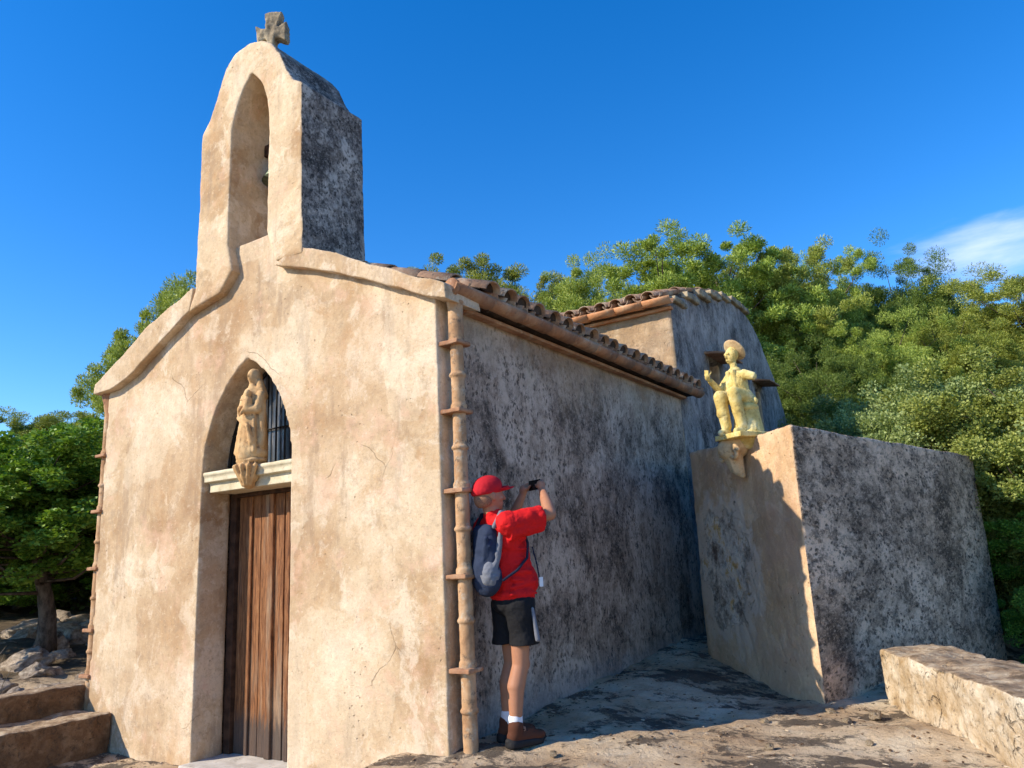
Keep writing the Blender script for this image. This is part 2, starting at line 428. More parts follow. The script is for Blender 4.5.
def mk_bark(name, a, b):
    k = NM(name, .95); g = k.noise(7, 8, .75, k.mapping((2.2, 2.2, .5)))
    return k.done(k.mix(k.step(g, .35, .65), a, b), k.bump(g, 1, .04))
M['bark'] = mk_bark('pine_bark', (.06, .045, .035), (.20, .15, .115))
M['twig'] = mk_bark('dead_twig', (.25, .19, .13), (.42, .35, .26))
def mk_leaf(name, a, b, c, trans=.22):
    k = NM(name, .55)
    isl = k.geo.outputs['Random Per Island']
    oi = k.n('ShaderNodeObjectInfo').outputs['Random']
    f = k.math('ADD', k.math('MULTIPLY', isl, .7), k.math('MULTIPLY', k.noise(1.2, 4, .6), .5), clamp=True)
    col = k.ramp(f, [(.15, a), (.55, b), (.95, c)])
    hs = k.n('ShaderNodeHueSaturation'); k.L(col, hs.inputs['Color'])
    k.L(k.math('ADD', .485, k.math('MULTIPLY', oi, .03)), hs.inputs['Hue']); k.L(k.math('ADD', .85, k.math('MULTIPLY', oi, .3)), hs.inputs['Value'])
    col = hs.outputs[0]
    k.setin(k.b.inputs['Base Color'], col)
    k.b.inputs['Specular IOR Level'].default_value = .3
    tr = k.n('ShaderNodeBsdfTranslucent'); k.L(k.mix(1, col, (1.5, 1.5, .8), 'MULTIPLY'), tr.inputs[0])
    mx = k.n('ShaderNodeMixShader'); mx.inputs[0].default_value = trans
    k.L(k.b.outputs[0], mx.inputs[1]); k.L(tr.outputs[0], mx.inputs[2]); k.L(mx.outputs[0], k.out.inputs[0])
    return k.m
M['pine'] = mk_leaf('pine_needles', (.08, .115, .016), (.25, .31, .045), (.48, .53, .13))
M['pinedark'] = mk_leaf('dark_pine_needles', (.045, .08, .014), (.11, .17, .028), (.22, .30, .055))
M['leafgreen'] = mk_leaf('green_leaves', (.05, .11, .015), (.13, .23, .025), (.25, .36, .05))
M['scrub'] = mk_leaf('scrub_leaves', (.02, .035, .008), (.05, .08, .015), (.11, .15, .03), .1)
M['oak'] = mk_leaf('grey_green_leaves', (.11, .14, .045), (.22, .27, .085), (.40, .45, .19), .25)
M['oakwarm'] = mk_leaf('olive_green_leaves', (.10, .13, .022), (.22, .25, .05), (.38, .40, .11), .25)

# ------------------------------------------------------------------ camera
cd = bpy.data.cameras.new('camera'); cam = bpy.data.objects.new('camera', cd); COL.objects.link(cam)
yaw, pit, rol = .57, .223, -.052
cy, sy, cp, sp, cr, sr = math.cos(yaw), math.sin(yaw), math.cos(pit), math.sin(pit), math.cos(rol), math.sin(rol)
F = Vector((-sy*cp, cy*cp, sp)); R0 = Vector((cy, sy, 0)); U0 = R0.cross(F)
Rv = R0*cr + U0*sr; Uv = -R0*sr + U0*cr
CAM = Vector((7.541, -4.048, 1.243))
cam.matrix_world = Matrix(((Rv.x, Uv.x, -F.x, CAM.x), (Rv.y, Uv.y, -F.y, CAM.y), (Rv.z, Uv.z, -F.z, CAM.z), (0, 0, 0, 1)))
cd.sensor_width = 36; cd.lens = 743.86/1024*36; cd.clip_start = .05; cd.clip_end = 3000
sc.camera = cam

# ------------------------------------------------------------------ light and sky
SUNAZ = Vector((-.604, -.797)); EL = R_(33.0)
sd = Vector((SUNAZ.x*math.cos(EL), SUNAZ.y*math.cos(EL), math.sin(EL)))
sl = bpy.data.lights.new('sun', 'SUN'); so = bpy.data.objects.new('sun', sl); COL.objects.link(so)
so.rotation_euler = sd.to_track_quat('Z', 'Y').to_euler()
sl.energy = 3.7; sl.angle = R_(.5); sl.color = (1, .88, .70)
w = bpy.data.worlds.new('World'); sc.world = w; w.use_nodes = True
t = w.node_tree; t.nodes.clear()
wo = t.nodes.new('ShaderNodeOutputWorld'); bg = t.nodes.new('ShaderNodeBackground'); sk = t.nodes.new('ShaderNodeTexSky')
sk.sky_type = 'NISHITA'; sk.sun_disc = False; sk.sun_elevation = EL
sk.sun_rotation = math.atan2(SUNAZ.x, SUNAZ.y)
sk.altitude = 300; sk.air_density = 1.0; sk.dust_density = .1; sk.ozone_density = 3.0
hs = t.nodes.new('ShaderNodeHueSaturation'); hs.inputs['Saturation'].default_value = 1.38; hs.inputs['Hue'].default_value = .508; hs.inputs['Value'].default_value = 1.0
t.links.new(sk.outputs[0], hs.inputs['Color'])
# thin cloud low in the north
tc = t.nodes.new('ShaderNodeTexCoord'); mp = t.nodes.new('ShaderNodeMapping'); mp.inputs['Scale'].default_value = (4, 4, 16)
t.links.new(tc.outputs['Generated'], mp.inputs[0])
nz = t.nodes.new('ShaderNodeTexNoise'); nz.inputs['Scale'].default_value = 1.6; nz.inputs['Detail'].default_value = 6; nz.inputs['Roughness'].default_value = .55
t.links.new(mp.outputs[0], nz.inputs[0])
cdn = Vector((math.sin(R_(1.0)), math.cos(R_(1.0)), 0))*math.cos(R_(17.7)) + Vector((0, 0, math.sin(R_(17.7))))
def vm(op, a, b):
    x = t.nodes.new('ShaderNodeVectorMath'); x.operation = op
    for i, v in enumerate((a, b)):
        if isinstance(v, bpy.types.NodeSocket): t.links.new(v, x.inputs[i])
        else: x.inputs[i].default_value = v
    return x
def mm(op, a, b, clamp=False):
    x = t.nodes.new('ShaderNodeMath'); x.operation = op; x.use_clamp = clamp
    for i, v in enumerate((a, b)):
        if isinstance(v, bpy.types.NodeSocket): t.links.new(v, x.inputs[i])
        else: x.inputs[i].default_value = v
    return x.outputs[0]
dl = vm('SUBTRACT', tc.outputs['Generated'], tuple(cdn)); dsx = vm('MULTIPLY', dl.outputs[0], (1/.105, 1/.105, 1/.034)); ln = vm('LENGTH', dsx.outputs[0], (0, 0, 0)).outputs['Value']
v = mm('ADD', mm('SUBTRACT', 1.0, ln), mm('MULTIPLY', mm('SUBTRACT', nz.outputs['Fac'], .5), 2.2))
mr = t.nodes.new('ShaderNodeMapRange'); mr.interpolation_type = 'SMOOTHSTEP'; t.links.new(v, mr.inputs[0]); mr.inputs[1].default_value = -.1; mr.inputs[2].default_value = 1.3; mr.inputs[4].default_value = .7
mx = t.nodes.new('ShaderNodeMix'); mx.data_type = 'RGBA'; t.links.new(mr.outputs[0], mx.inputs[0]); t.links.new(hs.outputs[0], mx.inputs[6]); mx.inputs[7].default_value = (4.8, 5.1, 5.8, 1)
t.links.new(mx.outputs[2], bg.inputs[0]); bg.inputs[1].default_value = .15
t.links.new(bg.outputs[0], wo.inputs[0])
sc.view_settings.view_transform = 'Standard'; sc.view_settings.look = 'None'; sc.view_settings.exposure = 0.78; sc.view_settings.gamma = 1; sc.view_settings.use_curve_mapping = False
sc.cycles.max_bounces = 5; sc.cycles.diffuse_bounces = 3; sc.cycles.transparent_max_bounces = 4; sc.cycles.caustics_reflective = False; sc.cycles.caustics_refractive = False
sc.cycles.use_denoising = True; sc.cycles.use_adaptive_sampling = True; sc.cycles.adaptive_threshold = .015

# ------------------------------------------------------------------ ground
def sst(a, b, x): x = min(1, max(0, (x-a)/(b-a))); return x*x*(3-2*x)
def gh(x, y):
    z = -.33 + .33*sst(3.35+.25*math.sin(x*3+y*4), 4.05, x)*sst(-2.2, -.5, y) if y < .4 else -.33 + .33*sst(3.35, 4.05, x)
    if x > 4: z += .045*min(4.3, max(0, y))*(1-sst(4.6, 5.9, x))
    # falls away behind the block and the low wall
    out = sst(0, .6, (x-6.9)*.9 + (y-2.3)*.45 if y > .5 else (x-7.9))
    z = z*(1-out) + (-.45)*out
    # left side beyond the parapet: rising rocky slope
    if x < -.2:
        d = -.2 - x
        z = -.33 + .10*sst(0, 1, d)*1 + .075*min(d, 40) + .02*max(0, min(d, 60)-8)
    hill = max(0, y-7.0)
    z += .22*min(hill, 60) + .10*max(0, min(hill, 200)-60)
    z -= .15*max(0, min(80, -y-14))*.5
    return z
def build_ground():
    def axis(lo, a, b, hi, st):
        mid = list(np.arange(a, b, st)); out = []
        s = st; v = b
        while v < hi: out.append(v); s *= 1.22; v += s
        out.append(hi); low = []; s = st; v = a-st
        while v > lo: low.append(v); s *= 1.22; v -= s
        low.append(lo)
        return list(reversed(low)) + mid + out
    xs = axis(-900, -1.2, 8.6, 900, .045); ys = axis(-700, -1.2, 5.4, 1200, .045)
    V = []
    for y in ys:
        for x in xs:
            z = gh(x, y)
            p = Vector((x, y, 0))
            near = 1 if (-1.5 < x < 9 and -2 < y < 6) else 0
            amp = .035 if near else .15
            z += amp*noise.fractal(p*(1.6 if near else .8), 1, 2, 5)
            if near:
                r = noise.noise(Vector((x*2.2, y*4.2, 3.3))); z += .03*max(0, r)
                z += .012*noise.fractal(p*9, 1, 2, 3)
            V.append((x, y, z))
    nx = len(xs)
    Fc = [(j*nx+i, j*nx+i+1, (j+1)*nx+i+1, (j+1)*nx+i) for j in range(len(ys)-1) for i in range(nx-1)]
    me = bpy.data.meshes.new('ground'); me.from_pydata(V, [], Fc); me.shade_smooth()
    return tag(link('ground', me, M['ground']), kind='structure')
build_ground()

# ------------------------------------------------------------------ chapel
W, LN = 4.33, 5.0
chapel = empty('chapel', (W/2, LN/2, -.3), 'small sand-coloured stone chapel with pointed doorway and open belfry', 'chapel')
bpy.context.view_layer.update()
def ch(o, par=chapel):
    o.parent = par; o.matrix_parent_inverse = par.matrix_world.inverted() if par.parent is None and par.type == 'EMPTY' else Matrix.Identity(4)
    return o
def arch(x0, x1, zs, zt, zb, n=9):
    """pointed arch outline, counter-clockwise starting bottom-left"""
    xc = (x0+x1)/2; hw = (x1-x0)/2; hgt = zt-zs
    r = (hw*hw + hgt*hgt)/(2*hw); pts = [(x0, zb)]
    amax = math.atan2(hgt, r-hw)
    for i in range(n+1):
        a = amax*i/n; pts.append((x0 + r - r*math.cos(a), zs + r*math.sin(a)))
    right = [(2*xc - p[0], p[1]) for p in reversed(pts[1:-1])]
    return pts + right + [(x1, zb)]
door_arch = arch(1.63, 2.79, 2.06, 3.03, -.36)
door_open = [(p[0], p[1]) for p in door_arch]
DT = .30     # depth of the doorway
outer = [(0, -.6), (1.63, -.6)] + door_open + [(2.79, -.6), (W, -.6), (W, 3.12), (2.90, 3.78), (2.62, 3.86), (2.60, 4.12), (1.86, 4.13), (1.8, 3.86), (1.45, 3.74), (0, 3.12)]
f = MB().prism(outer, 0, DT, 'y', step=.10, jit=.004, seed=1)
ch(f.sculpt('facade_wall', M['facade'], None, .020, 1, .012, .7, .004, .06))
# nave walls behind the front
nv = MB()
nv.box((.03, DT-.02, -.6), (.33, LN, 3.14)); nv.box((W-.30, DT-.02, -.6), (W-.035, LN, 3.14)); nv.prism([(.05, -.6), (.05, 3.05), (W/2, 3.92), (W-.05, 3.05), (W-.05, -.6)], LN-.3, LN-.004, 'y')
ch(nv.sculpt('nave_wall', M['side'], None, .03, 2, .03, .5, .012, .07))
# corner strip of clean render on the side
ch(MB().box((W-.2, .012, -.5), (W-.004, .285, 3.1)).sculpt('corner_pilaster', M['facade'], None, .02, 2, .012, .3))
# rake copings
def rake(name, top, bot):
    m = MB().prism(top + list(reversed(bot)), -.085, .34, 'y', step=.12, jit=.008, seed=4)
    return ch(m.sculpt(name, M['facade'], None, .014, 1, .014, .3, .006, .05))
rake('coping', [(-.13, 3.17), (.14, 3.29), (.79, 3.61), (1.50, 3.84)], [(-.15, 3.06), (.20, 3.07), (.45, 3.13), (1.45, 3.62)])
rake('coping', [(2.92, 3.86), (3.25, 3.73), (3.75, 3.48), (4.24, 3.24), (4.47, 3.15)], [(2.64, 3.76), (3.31, 3.53), (4.05, 3.20), (4.29, 3.09), (4.48, 3.02)])
# belfry: wall with pointed opening and two legs dying into the rakes
b_out = [(1.44, 3.60), (1.53, 3.80), (1.53, 5.42), (1.62, 5.50), (1.71, 5.66), (1.79, 5.83), (1.87, 6.0), (2.0, 6.11), (2.2, 6.14), (2.40, 6.08), (2.54, 5.98), (2.66, 5.82), (2.74, 5.64), (2.84, 5.47), (2.96, 5.40), (2.985, 4.4), (3.0, 3.76), (2.66, 3.79),
         (2.54, 4.08)] + list(reversed(arch(1.99, 2.53, 5.18, 5.80, 4.10))) + [(2.07, 3.86), (1.90, 3.68)]
m = MB().prism(b_out, -.09, .66, 'y', step=.10, jit=.005, seed=7)
m.box((1.99, .16, 3.5), (2.55, .69, 4.12)).box((1.46, .2, 3.3), (2.97, .69, 3.9))
belfry = ch(m.sculpt('belfry', M['belfry'], None, .016, 1, .016, .35, .008, .05))
m = MB()
Mx = Matrix.Translation((2.20, .18, 6.10)) @ Matrix.Rotation(R_(28), 4, 'Z') @ Matrix.Rotation(R_(3), 4, 'Y') @ Matrix.Diagonal((.88, 1, 1.12, 1))
m.prism([(-.09, 0), (-.035, .13), (-.05, .20), (-.15, .15), (-.19, .33), (-.06, .29), (-.10, .46), (.11, .47), (.055, .31), (.17, .36), (.18, .17), (.045, .21), (.04, .12), (.09, 0)], -.055, .055, 'y')
m.bm.transform(Mx); m.box((-.12, -.09, -.06), (.12, .09, .03), Mx)
ch(m.sculpt('cross', M['crossstone'], None, .011, 2, .03, .07))
# bell hanging in the opening
bell = empty('bell', (2.20, .34, 4.86), 'small greenish bronze bell hanging in the belfry opening', 'bell')
prof = [(.185, 0), (.17, .03), (.135, .10), (.115, .2), (.10, .27), (.06, .31), (.01, .32)]
m = MB(); m.ring_tube([(0, 0, z) for r, z in prof], [r for r, z in prof], 24); m.build('bell_body', M['bell'], bell, True)
MB().box((-.28, -.05, .32), (.28, .05, .44)).build('yoke', M['darkwood'], bell, bevel=.01)
m = MB(); m.ring_tube([(0, 0, .1), (0, 0, -.05)], [.012, .012], 8); m.ell((0, 0, -.05), (.03, .03, .03)); m.build('clapper', M['black'], bell, True)

# door recess
m = MB()
m.box((1.60, DT+.004, 1.98), (2.86, DT+.06, 2.06))
ch(m.build('door_head', M['darkwood'], None))
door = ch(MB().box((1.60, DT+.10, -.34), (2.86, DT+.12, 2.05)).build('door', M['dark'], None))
rnd = random.Random(5)
def boards(x0, x1, n, zt, y, nm):
    m = MB(); x = x0
    for i in range(n):
        wd = (x1-x0)/n; a = rnd.uniform(-.004, .004)
        m.box((x+.004, y+a, -.30), (x+wd-.004, y+.035+a, zt+rnd.uniform(-.005, .005))); x += wd
    o = m.build(nm, M['wood'], door, bevel=.004); return o
boards(1.70, 2.155, 3, 1.86, DT+.05, 'door_leaf')
boards(2.175, 2.74, 4, 1.86, DT+.05, 'door_leaf')
m = MB(); m.box((2.13, DT+.02, -.30), (2.20, DT+.055, 1.86)); m.box((2.36, DT+.03, -.30), (2.405, DT+.052, 1.86)); m.box((1.86, DT+.03, -.30), (1.90, DT+.052, 1.86))
m.build('cover_strip', M['wood'], door, bevel=.008)
m = MB(); m.box((1.61, DT+.01, -.34), (1.70, DT+.09, 1.97)); m.box((2.74, DT+.01, -.34), (2.82, DT+.09, 1.97)); m.box((1.70, DT+.012, 1.86), (2.74, DT+.088, 1.975))
m.build('door_frame', M['darkwood'], door, bevel=.006)
ch(MB().box((1.60, -.10, -.42), (2.80, DT+.1, -.30)).sculpt('threshold', M['step'], None, .015, 2, .012, .2))
# lintel: two stepped bands
m = MB(); m.box((1.62, .02, 1.985), (2.80, DT+.12, 2.075)); m.box((1.655, .06, 1.895), (2.80, DT+.10, 1.99)); m.box((1.63, .005, 2.045), (2.80, .1, 2.078))
ch(m.sculpt('lintel', M['lintel'], None, .01, 1, .006, .1))
# tympanum window
tw = ch(MB().prism(arch(1.60, 2.82, 2.06, 3.08, 2.07), DT-.02, DT-.005, 'y').build('fanlight', M['glass'], None))
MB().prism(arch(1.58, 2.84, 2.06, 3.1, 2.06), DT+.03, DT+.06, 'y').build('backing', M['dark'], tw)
m = MB()
for x in np.arange(1.72, 2.8, .115):
    m.ring_tube([(x, DT-.045, 2.07), (x, DT-.045, 3.0 - abs(x-2.21)*1.25)], [.009, .009], 6)
m.ring_tube([(1.66, DT-.045, 2.42), (2.78, DT-.045, 2.42)], [.008, .008], 6)
ar = arch(1.65, 2.77, 2.07, 2.99, 2.075)
m.ring_tube([(p[0], DT-.04, p[1]) for p in ar], [.014]*len(ar), 6)
m.build('grille', M['black'], tw)

# roof with barrel tiles
def tile_roof(par, name, x_eave, x_ridge, z_eave, z_ridge, y0, y1, sp=.245, seed=0, mt='tile'):
    """slope running in x from the eave to the ridge"""
    rn = random.Random(seed)
    m = MB(); sgn = 1 if x_eave > x_ridge else -1
    L = math.hypot(x_eave-x_ridge, z_ridge-z_eave); u = Vector((sgn*abs(x_eave-x_ridge)/L, 0, -(z_ridge-z_eave)/L)); nrm = Vector((-u.z*sgn, 0, u.x*sgn)) if False else Vector((abs(u.z)*sgn, 0, abs(u.x)))
    top = Vector((x_ridge, 0, z_ridge))
    def half(y, s0, s1, r0, r1, up, lift):
        n = 8; th = .014
        def ring(s, r):
            c = top + u*s + nrm*lift; o = []
            for k in range(n+1):
                a = math.pi*k/n; o.append((Vector((c.x, y + r*math.cos(a), c.z)) + nrm*(r*math.sin(a)*up*.82), Vector((c.x, y+(r-th)*math.cos(a), c.z)) + nrm*((r-th)*math.sin(a)*up*.82)))
            return o
        A, B = ring(s0, r0), ring(s1, r1)
        va = [(m.bm.verts.new(p), m.bm.verts.new(q)) for p, q in A]; vb = [(m.bm.verts.new(p), m.bm.verts.new(q)) for p, q in B]
        for k in range(n):
            m.bm.faces.new((va[k][0], va[k+1][0], vb[k+1][0], vb[k][0])); m.bm.faces.new((va[k][1], vb[k][1], vb[k+1][1], va[k+1][1]))
            m.bm.faces.new((vb[k][0], vb[k+1][0], vb[k+1][1], vb[k][1]))
    y = y0 + sp*.5; k = 0
    while y < y1:
        s = 0; T = .36
        off = rn.uniform(-.02, .02)
        n = int(L/T)+1
        for i in range(n):
            e = L + off - i*T
            if e < .1: break
            s0 = max(0, e-T-.06)
            jy = rn.uniform(-.012, .012); jl = rn.uniform(0, .012)
            half(y+jy, s0, e, .080, .104, 1, .075+jl)
            half(y+sp/2+jy, s0, e+.01, .088, .072, -1, .075)
        y += sp
    o = m.build(name, M[mt], None, True)
    q = MB(); y = y0 + sp*.5  # near-black half-discs standing in for the shade inside the tile ends
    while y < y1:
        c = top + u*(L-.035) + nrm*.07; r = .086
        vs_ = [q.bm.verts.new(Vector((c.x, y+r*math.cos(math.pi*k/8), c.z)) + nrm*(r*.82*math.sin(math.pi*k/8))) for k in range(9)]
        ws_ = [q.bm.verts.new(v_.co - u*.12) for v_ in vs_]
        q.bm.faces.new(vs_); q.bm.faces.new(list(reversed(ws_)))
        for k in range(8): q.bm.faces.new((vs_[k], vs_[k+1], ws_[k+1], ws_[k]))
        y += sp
    z_ = q.build('hollow_shade_plugs', M['underroof']); z_.parent = o
    return o
roof = MB()
roof.prism([(W+.12, 3.14), (W/2, 4.02), (-.12, 3.14), (-.12, 3.10), (W+.12, 3.10)], .34, LN+.15, 'y')
roof = ch(roof.build('roof', M['underroof'], None))
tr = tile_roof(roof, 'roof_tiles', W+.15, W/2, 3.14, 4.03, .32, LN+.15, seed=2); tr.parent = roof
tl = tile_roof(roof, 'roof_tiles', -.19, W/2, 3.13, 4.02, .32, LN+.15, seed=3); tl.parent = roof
m = MB()
for i in range(12):
    y = .35 + i*.42; m.ring_tube([(W/2, y, 4.05), (W/2, y+.46, 4.07)], [.10, .085], 12)
o = m.build('ridge_tiles', M['tile'], None, True); o.parent = roof
# gutter of clay channels
def gutter(x, y0, y1, z0, z1, r, mt, seg=.42):
    m = MB(); n = int((y1-y0)/seg); th = .016
    for i in range(n):
        a = y0 + (y1-y0)*i/n; b = y0 + (y1-y0)*(i+1)/n + .05
        za = z0+(z1-z0)*i/n; zb = z0+(z1-z0)*(i+1)/n
        ra, rb = r*.90, r*1.03
        prev = None
        K = 10
        rings = []
        for yy, zz, rr in ((a, za, ra), (b, zb, rb)):
            rings.append([[m.bm.verts.new((x + q*math.cos(math.pi + math.pi*k/K), yy, zz + q*math.sin(math.pi+math.pi*k/K))) for k in range(K+1)] for q in (rr, rr-th)])
        for k in range(K):
            m.bm.faces.new((rings[0][0][k], rings[0][0][k+1], rings[1][0][k+1], rings[1][0][k]))
            m.bm.faces.new((rings[0][1][k+1], rings[0][1][k], rings[1][1][k], rings[1][1][k+1]))
            for e in (0, 1): m.bm.faces.new((rings[e][0][k], rings[e][0][k+1], rings[e][1][k+1], rings[e][1][k]))
        for q in (0, K): m.bm.faces.new((rings[0][0][q], rings[1][0][q], rings[1][1][q], rings[0][1][q]))
    # mortar stop at the front end
    m.ring_tube([(x, y0+.01, z0-.02), (x, y0+.04, z0-.02)], [r*.86, r*.86], 16)
    return m
ch(gutter(W+.13, .0, LN+.20, 3.16, 3.155, .076, 'gutter').build('gutter', M['gutter'], None, True))
ch(gutter(-.125, .02, LN+.20, 3.14, 3.14, .095, 'gutter').build('gutter', M['gutter'], None, True))
ch(MB().box((W-.03, .29, 3.045), (W+.045, LN, 3.075)).build('eave_course', M['gutter'], None, bevel=.005))
# downpipes
def downpipe(x, y, ztop, zbot, zs_plate, zs_ring, side, wallx):
    m = MB(); pts = []; rs = []
    zc = sorted(zs_ring+zs_plate)
    m.ring_tube([(x, y, zbot), (x, y, ztop)], [.050, .048], 18)
    for z in zs_ring: m.ring_tube([(x, y, z-.016), (x, y, z-.010), (x, y, z+.008), (x, y, z+.018)], [.050, .062, .062, .050], 18)
    for z in zs_plate: m.ring_tube([(x, y, z+.01), (x, y, z+.05), (x, y, z+.06)], [.060, .058, .048], 18)
    m.ring_tube([(x, y, ztop-.07), (x, y, ztop-.03), (x, y, ztop), (x, y, ztop+.012)], [.050, .060, .066, .050], 18)
    if side > 0: m.ring_tube([(x, y, 2.78), (x, y, 3.04)], [.058, .055], 18)
    p = m.sculpt('downpipe', M['pipe'], None, .008, 1, .006, .05)
    ch(p)
    for z in zs_plate:
        a, b = sorted((wallx, x+side*.070))
        q = MB().box((a, y-.085, z-.016), (b, y+.085, z+.016)).sculpt('bracket', M['gutter'], None, .008, 1, .012, .08)
        q.parent = p
downpipe(W+.095, .10, 3.05, -.03, [2.735, 2.235, 1.68, 1.105, .51], [2.50, 1.98, 1.42, .82, .26], 1, W-.02)
downpipe(-.075, .06, 2.95, -.4, [2.42, 1.86, 1.30, .72, .30], [2.12, 1.56, 1.02, .52], -1, .02)
# hopper bracket under the left eave
ch(MB().ring_tube([(-.04, .08, 2.72), (-.05, .08, 2.88), (-.07, .08, 3.06)], [.045, .07, .11], 14).sculpt('hopper', M['gutter'], None, .012, 2))

# Virgin and child over the door
vs = empty('madonna_statue', (2.265, .03, 2.115), 'ochre stone statue of a robed woman holding a child above the chapel door', 'statue')
m = MB()
for a, b, c, d in [((0, 0, .06), (0, .01, .40), .145, .115), ((0, .01, .40), (0, 0, .54), .115, .095)]: m.capsule(a, b, c, d, 16)
m.ell((0, 0, .055), (.17, .13, .075)); m.ell((0, .01, .56), (.125, .075, .07))
m.capsule((0, 0, .58), (0, 0, .66), .04, .035); m.ell((.0, -.005, .715), (.05, .058, .07)); m.ell((0, .022, .70), (.068, .062, .085))
m.capsule((-.055, .03, .66), (-.10, .03, .54), .035, .05); m.capsule((.055, .03, .66), (.10, .03, .54), .035, .05)
m.capsule((-.12, .0, .54), (-.135, -.03, .40), .045, .042); m.capsule((-.135, -.03, .40), (-.03, -.115, .43), .04, .028)
m.capsule((.12, .0, .54), (.13, -.04, .42), .045, .042); m.capsule((.13, -.04, .42), (.05, -.11, .41), .04, .028)
m.ell((.055, -.10, .47), (.045, .04, .06)); m.ell((.06, -.105, .55), (.028, .03, .034)); m.capsule((.05, -.12, .43), (.02, -.14, .38), .022, .016)
m.capsule((.05, -.12, .49), (.0, -.135, .50), .014, .012)
m.ell((0, -.062, .715), (.009, .012, .018))
for i in range(9):
    x = -.12 + .03*i; m.capsule((x*.75, -.095+abs(x)*.35, .40), (x*1.15, -.13+abs(x)*.45, .07), .014, .02)
m.capsule((-.13, .01, .50), (-.155, .0, .12), .035, .03); m.capsule((.13, .01, .50), (.15, .0, .12), .035, .03)
m.capsule((-.10, -.08, .36), (.09, -.12, .27), .022, .018); m.capsule((.09, -.12, .27), (.12, -.09, .14), .018, .03)
m.sculpt('figure', M['virgin'], vs, .009, 2, .006, .03)
m = MB(); m.ell((0, 0, 0), (.17, .13, .035)); m.ell((0, -.02, -.05), (.13, .11, .05)); m.ell((.01, -.03, -.13), (.085, .09, .06)); m.ell((.0, -.02, -.19), (.05, .06, .04))
for a in range(-80, 81, 32): m.capsule((.14*math.sin(R_(a)), -.04-.10*math.cos(R_(a)), -.05), (.05*math.sin(R_(a)), -.03-.05*math.cos(R_(a)), -.20), .022, .012)
m.sculpt('plinth', M['virgin'], vs, .009, 1, .008, .04)

vs.scale = (.86, .95, 1.03)
# ------------------------------------------------------------------ taller building behind
ann = empty('annex_building', (1.6, 8, -.2), 'taller grey stone building behind the chapel with curved gable', 'building')
bpy.context.view_layer.update()
def an(o): return ch(o, ann)
prof = [(5.01, -.6), (5.01, 4.38), (5.9, 4.72), (7.0, 5.03), (8.0, 5.16), (8.6, 5.14), (9.1, 5.03), (9.45, 4.84), (9.85, 4.55), (10.25, 4.22), (10.6, 3.8), (10.9, 3.3), (11.1, 2.6), (11.2, -.6)]
wins = [[(6.42, 3.2), (6.42, 3.84), (6.86, 3.84), (6.86, 3.2)], [(8.78, 3.0), (8.78, 3.78), (9.06, 3.78), (9.06, 3.0)]]
m = MB().prism(prof, W-.35, W-.045, 'x', holes=wins, step=.15, jit=.012, seed=3)
m.prism([(-.4, -.6), (-.4, 4.38), (W-.045, 4.38), (W-.045, -.6)], 5.012, 5.32, 'y')
m.box((-.4, 5.1, -.5), (-.1, 11, 4.2)); m.box((-.3, 10.7, -.5), (W-.1, 11.0, 3.2))
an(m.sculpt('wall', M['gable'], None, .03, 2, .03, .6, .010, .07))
for y0, y1, z0, z1 in ((6.36, 6.92, 3.15, 3.9), (8.72, 9.12, 2.95, 3.84)):
    an(MB().box((W-.24, y0, z0), (W-.2, y1, z1)).build('window', M['bluewin'], None))
for y0, y1 in ((6.2, 7.05), (8.62, 9.28)):
    an(MB().prism([(W-.08, 3.90), (W+.26, 3.85), (W+.26, 3.88), (W-.08, 3.95)], y0, y1, 'y').sculpt('window_hood', M['gutter'], None, .012, 1, .012, .15))
an(MB().box((W-.08, 8.76, 2.95), (W+.05, 9.1, 3.0)).build('window_sill', M['gutter'], None, bevel=.005))
# roof of the annex: tile courses running up from the front eave
def tile_roof_y(name, x0, x1, pts, sp=.23, seed=0):
    rn = random.Random(seed); m = MB()
    P = [Vector((0, p[0], p[1])) for p in pts]
    S = [0]
    for i in range(len(P)-1): S.append(S[-1]+(P[i+1]-P[i]).length)
    def at(s):
        s = max(0, min(S[-1]-1e-4, s)); i = 0
        while S[i+1] < s: i += 1
        d = (P[i+1]-P[i]).normalized(); return P[i]+d*(s-S[i]), Vector((0, -d.z, d.y))
    x = x0 + sp/2
    while x < x1:
        s = 0
        while s < S[-1]-.05:
            jx = rn.uniform(-.014, .014); jl = rn.uniform(0, .014)
            for up, lift, dx, r0, r1 in ((1, .05, 0, .098, .080), (-1, .07, sp/2, .078, .092)):
                rg = []
                for ss, r in ((s - (.0 if s > 0 else .03), r0), (s+.42, r1)):
                    c, nn = at(ss); c = c + nn*(lift+jl)
                    if s == 0 and ss <= 0: c = c + Vector((0, -.05, -.01))
                    rg.append([(m.bm.verts.new(Vector((x+dx+jx+r*math.cos(math.pi*k/8), c.y, c.z)) + nn*(r*.85*math.sin(math.pi*k/8)*up)),
                                m.bm.verts.new(Vector((x+dx+jx+(r-.014)*math.cos(math.pi*k/8), c.y, c.z)) + nn*((r-.014)*.85*math.sin(math.pi*k/8)*up))) for k in range(9)])
                for k in range(8):
                    m.bm.faces.new((rg[0][k][0], rg[0][k+1][0], rg[1][k+1][0], rg[1][k][0])); m.bm.faces.new((rg[0][k+1][1], rg[0][k][1], rg[1][k][1], rg[1][k+1][1]))
                    m.bm.faces.new((rg[0][k][0], rg[0][k][1], rg[0][k+1][1], rg[0][k+1][0]))
            s += .36
        x += sp
    return m
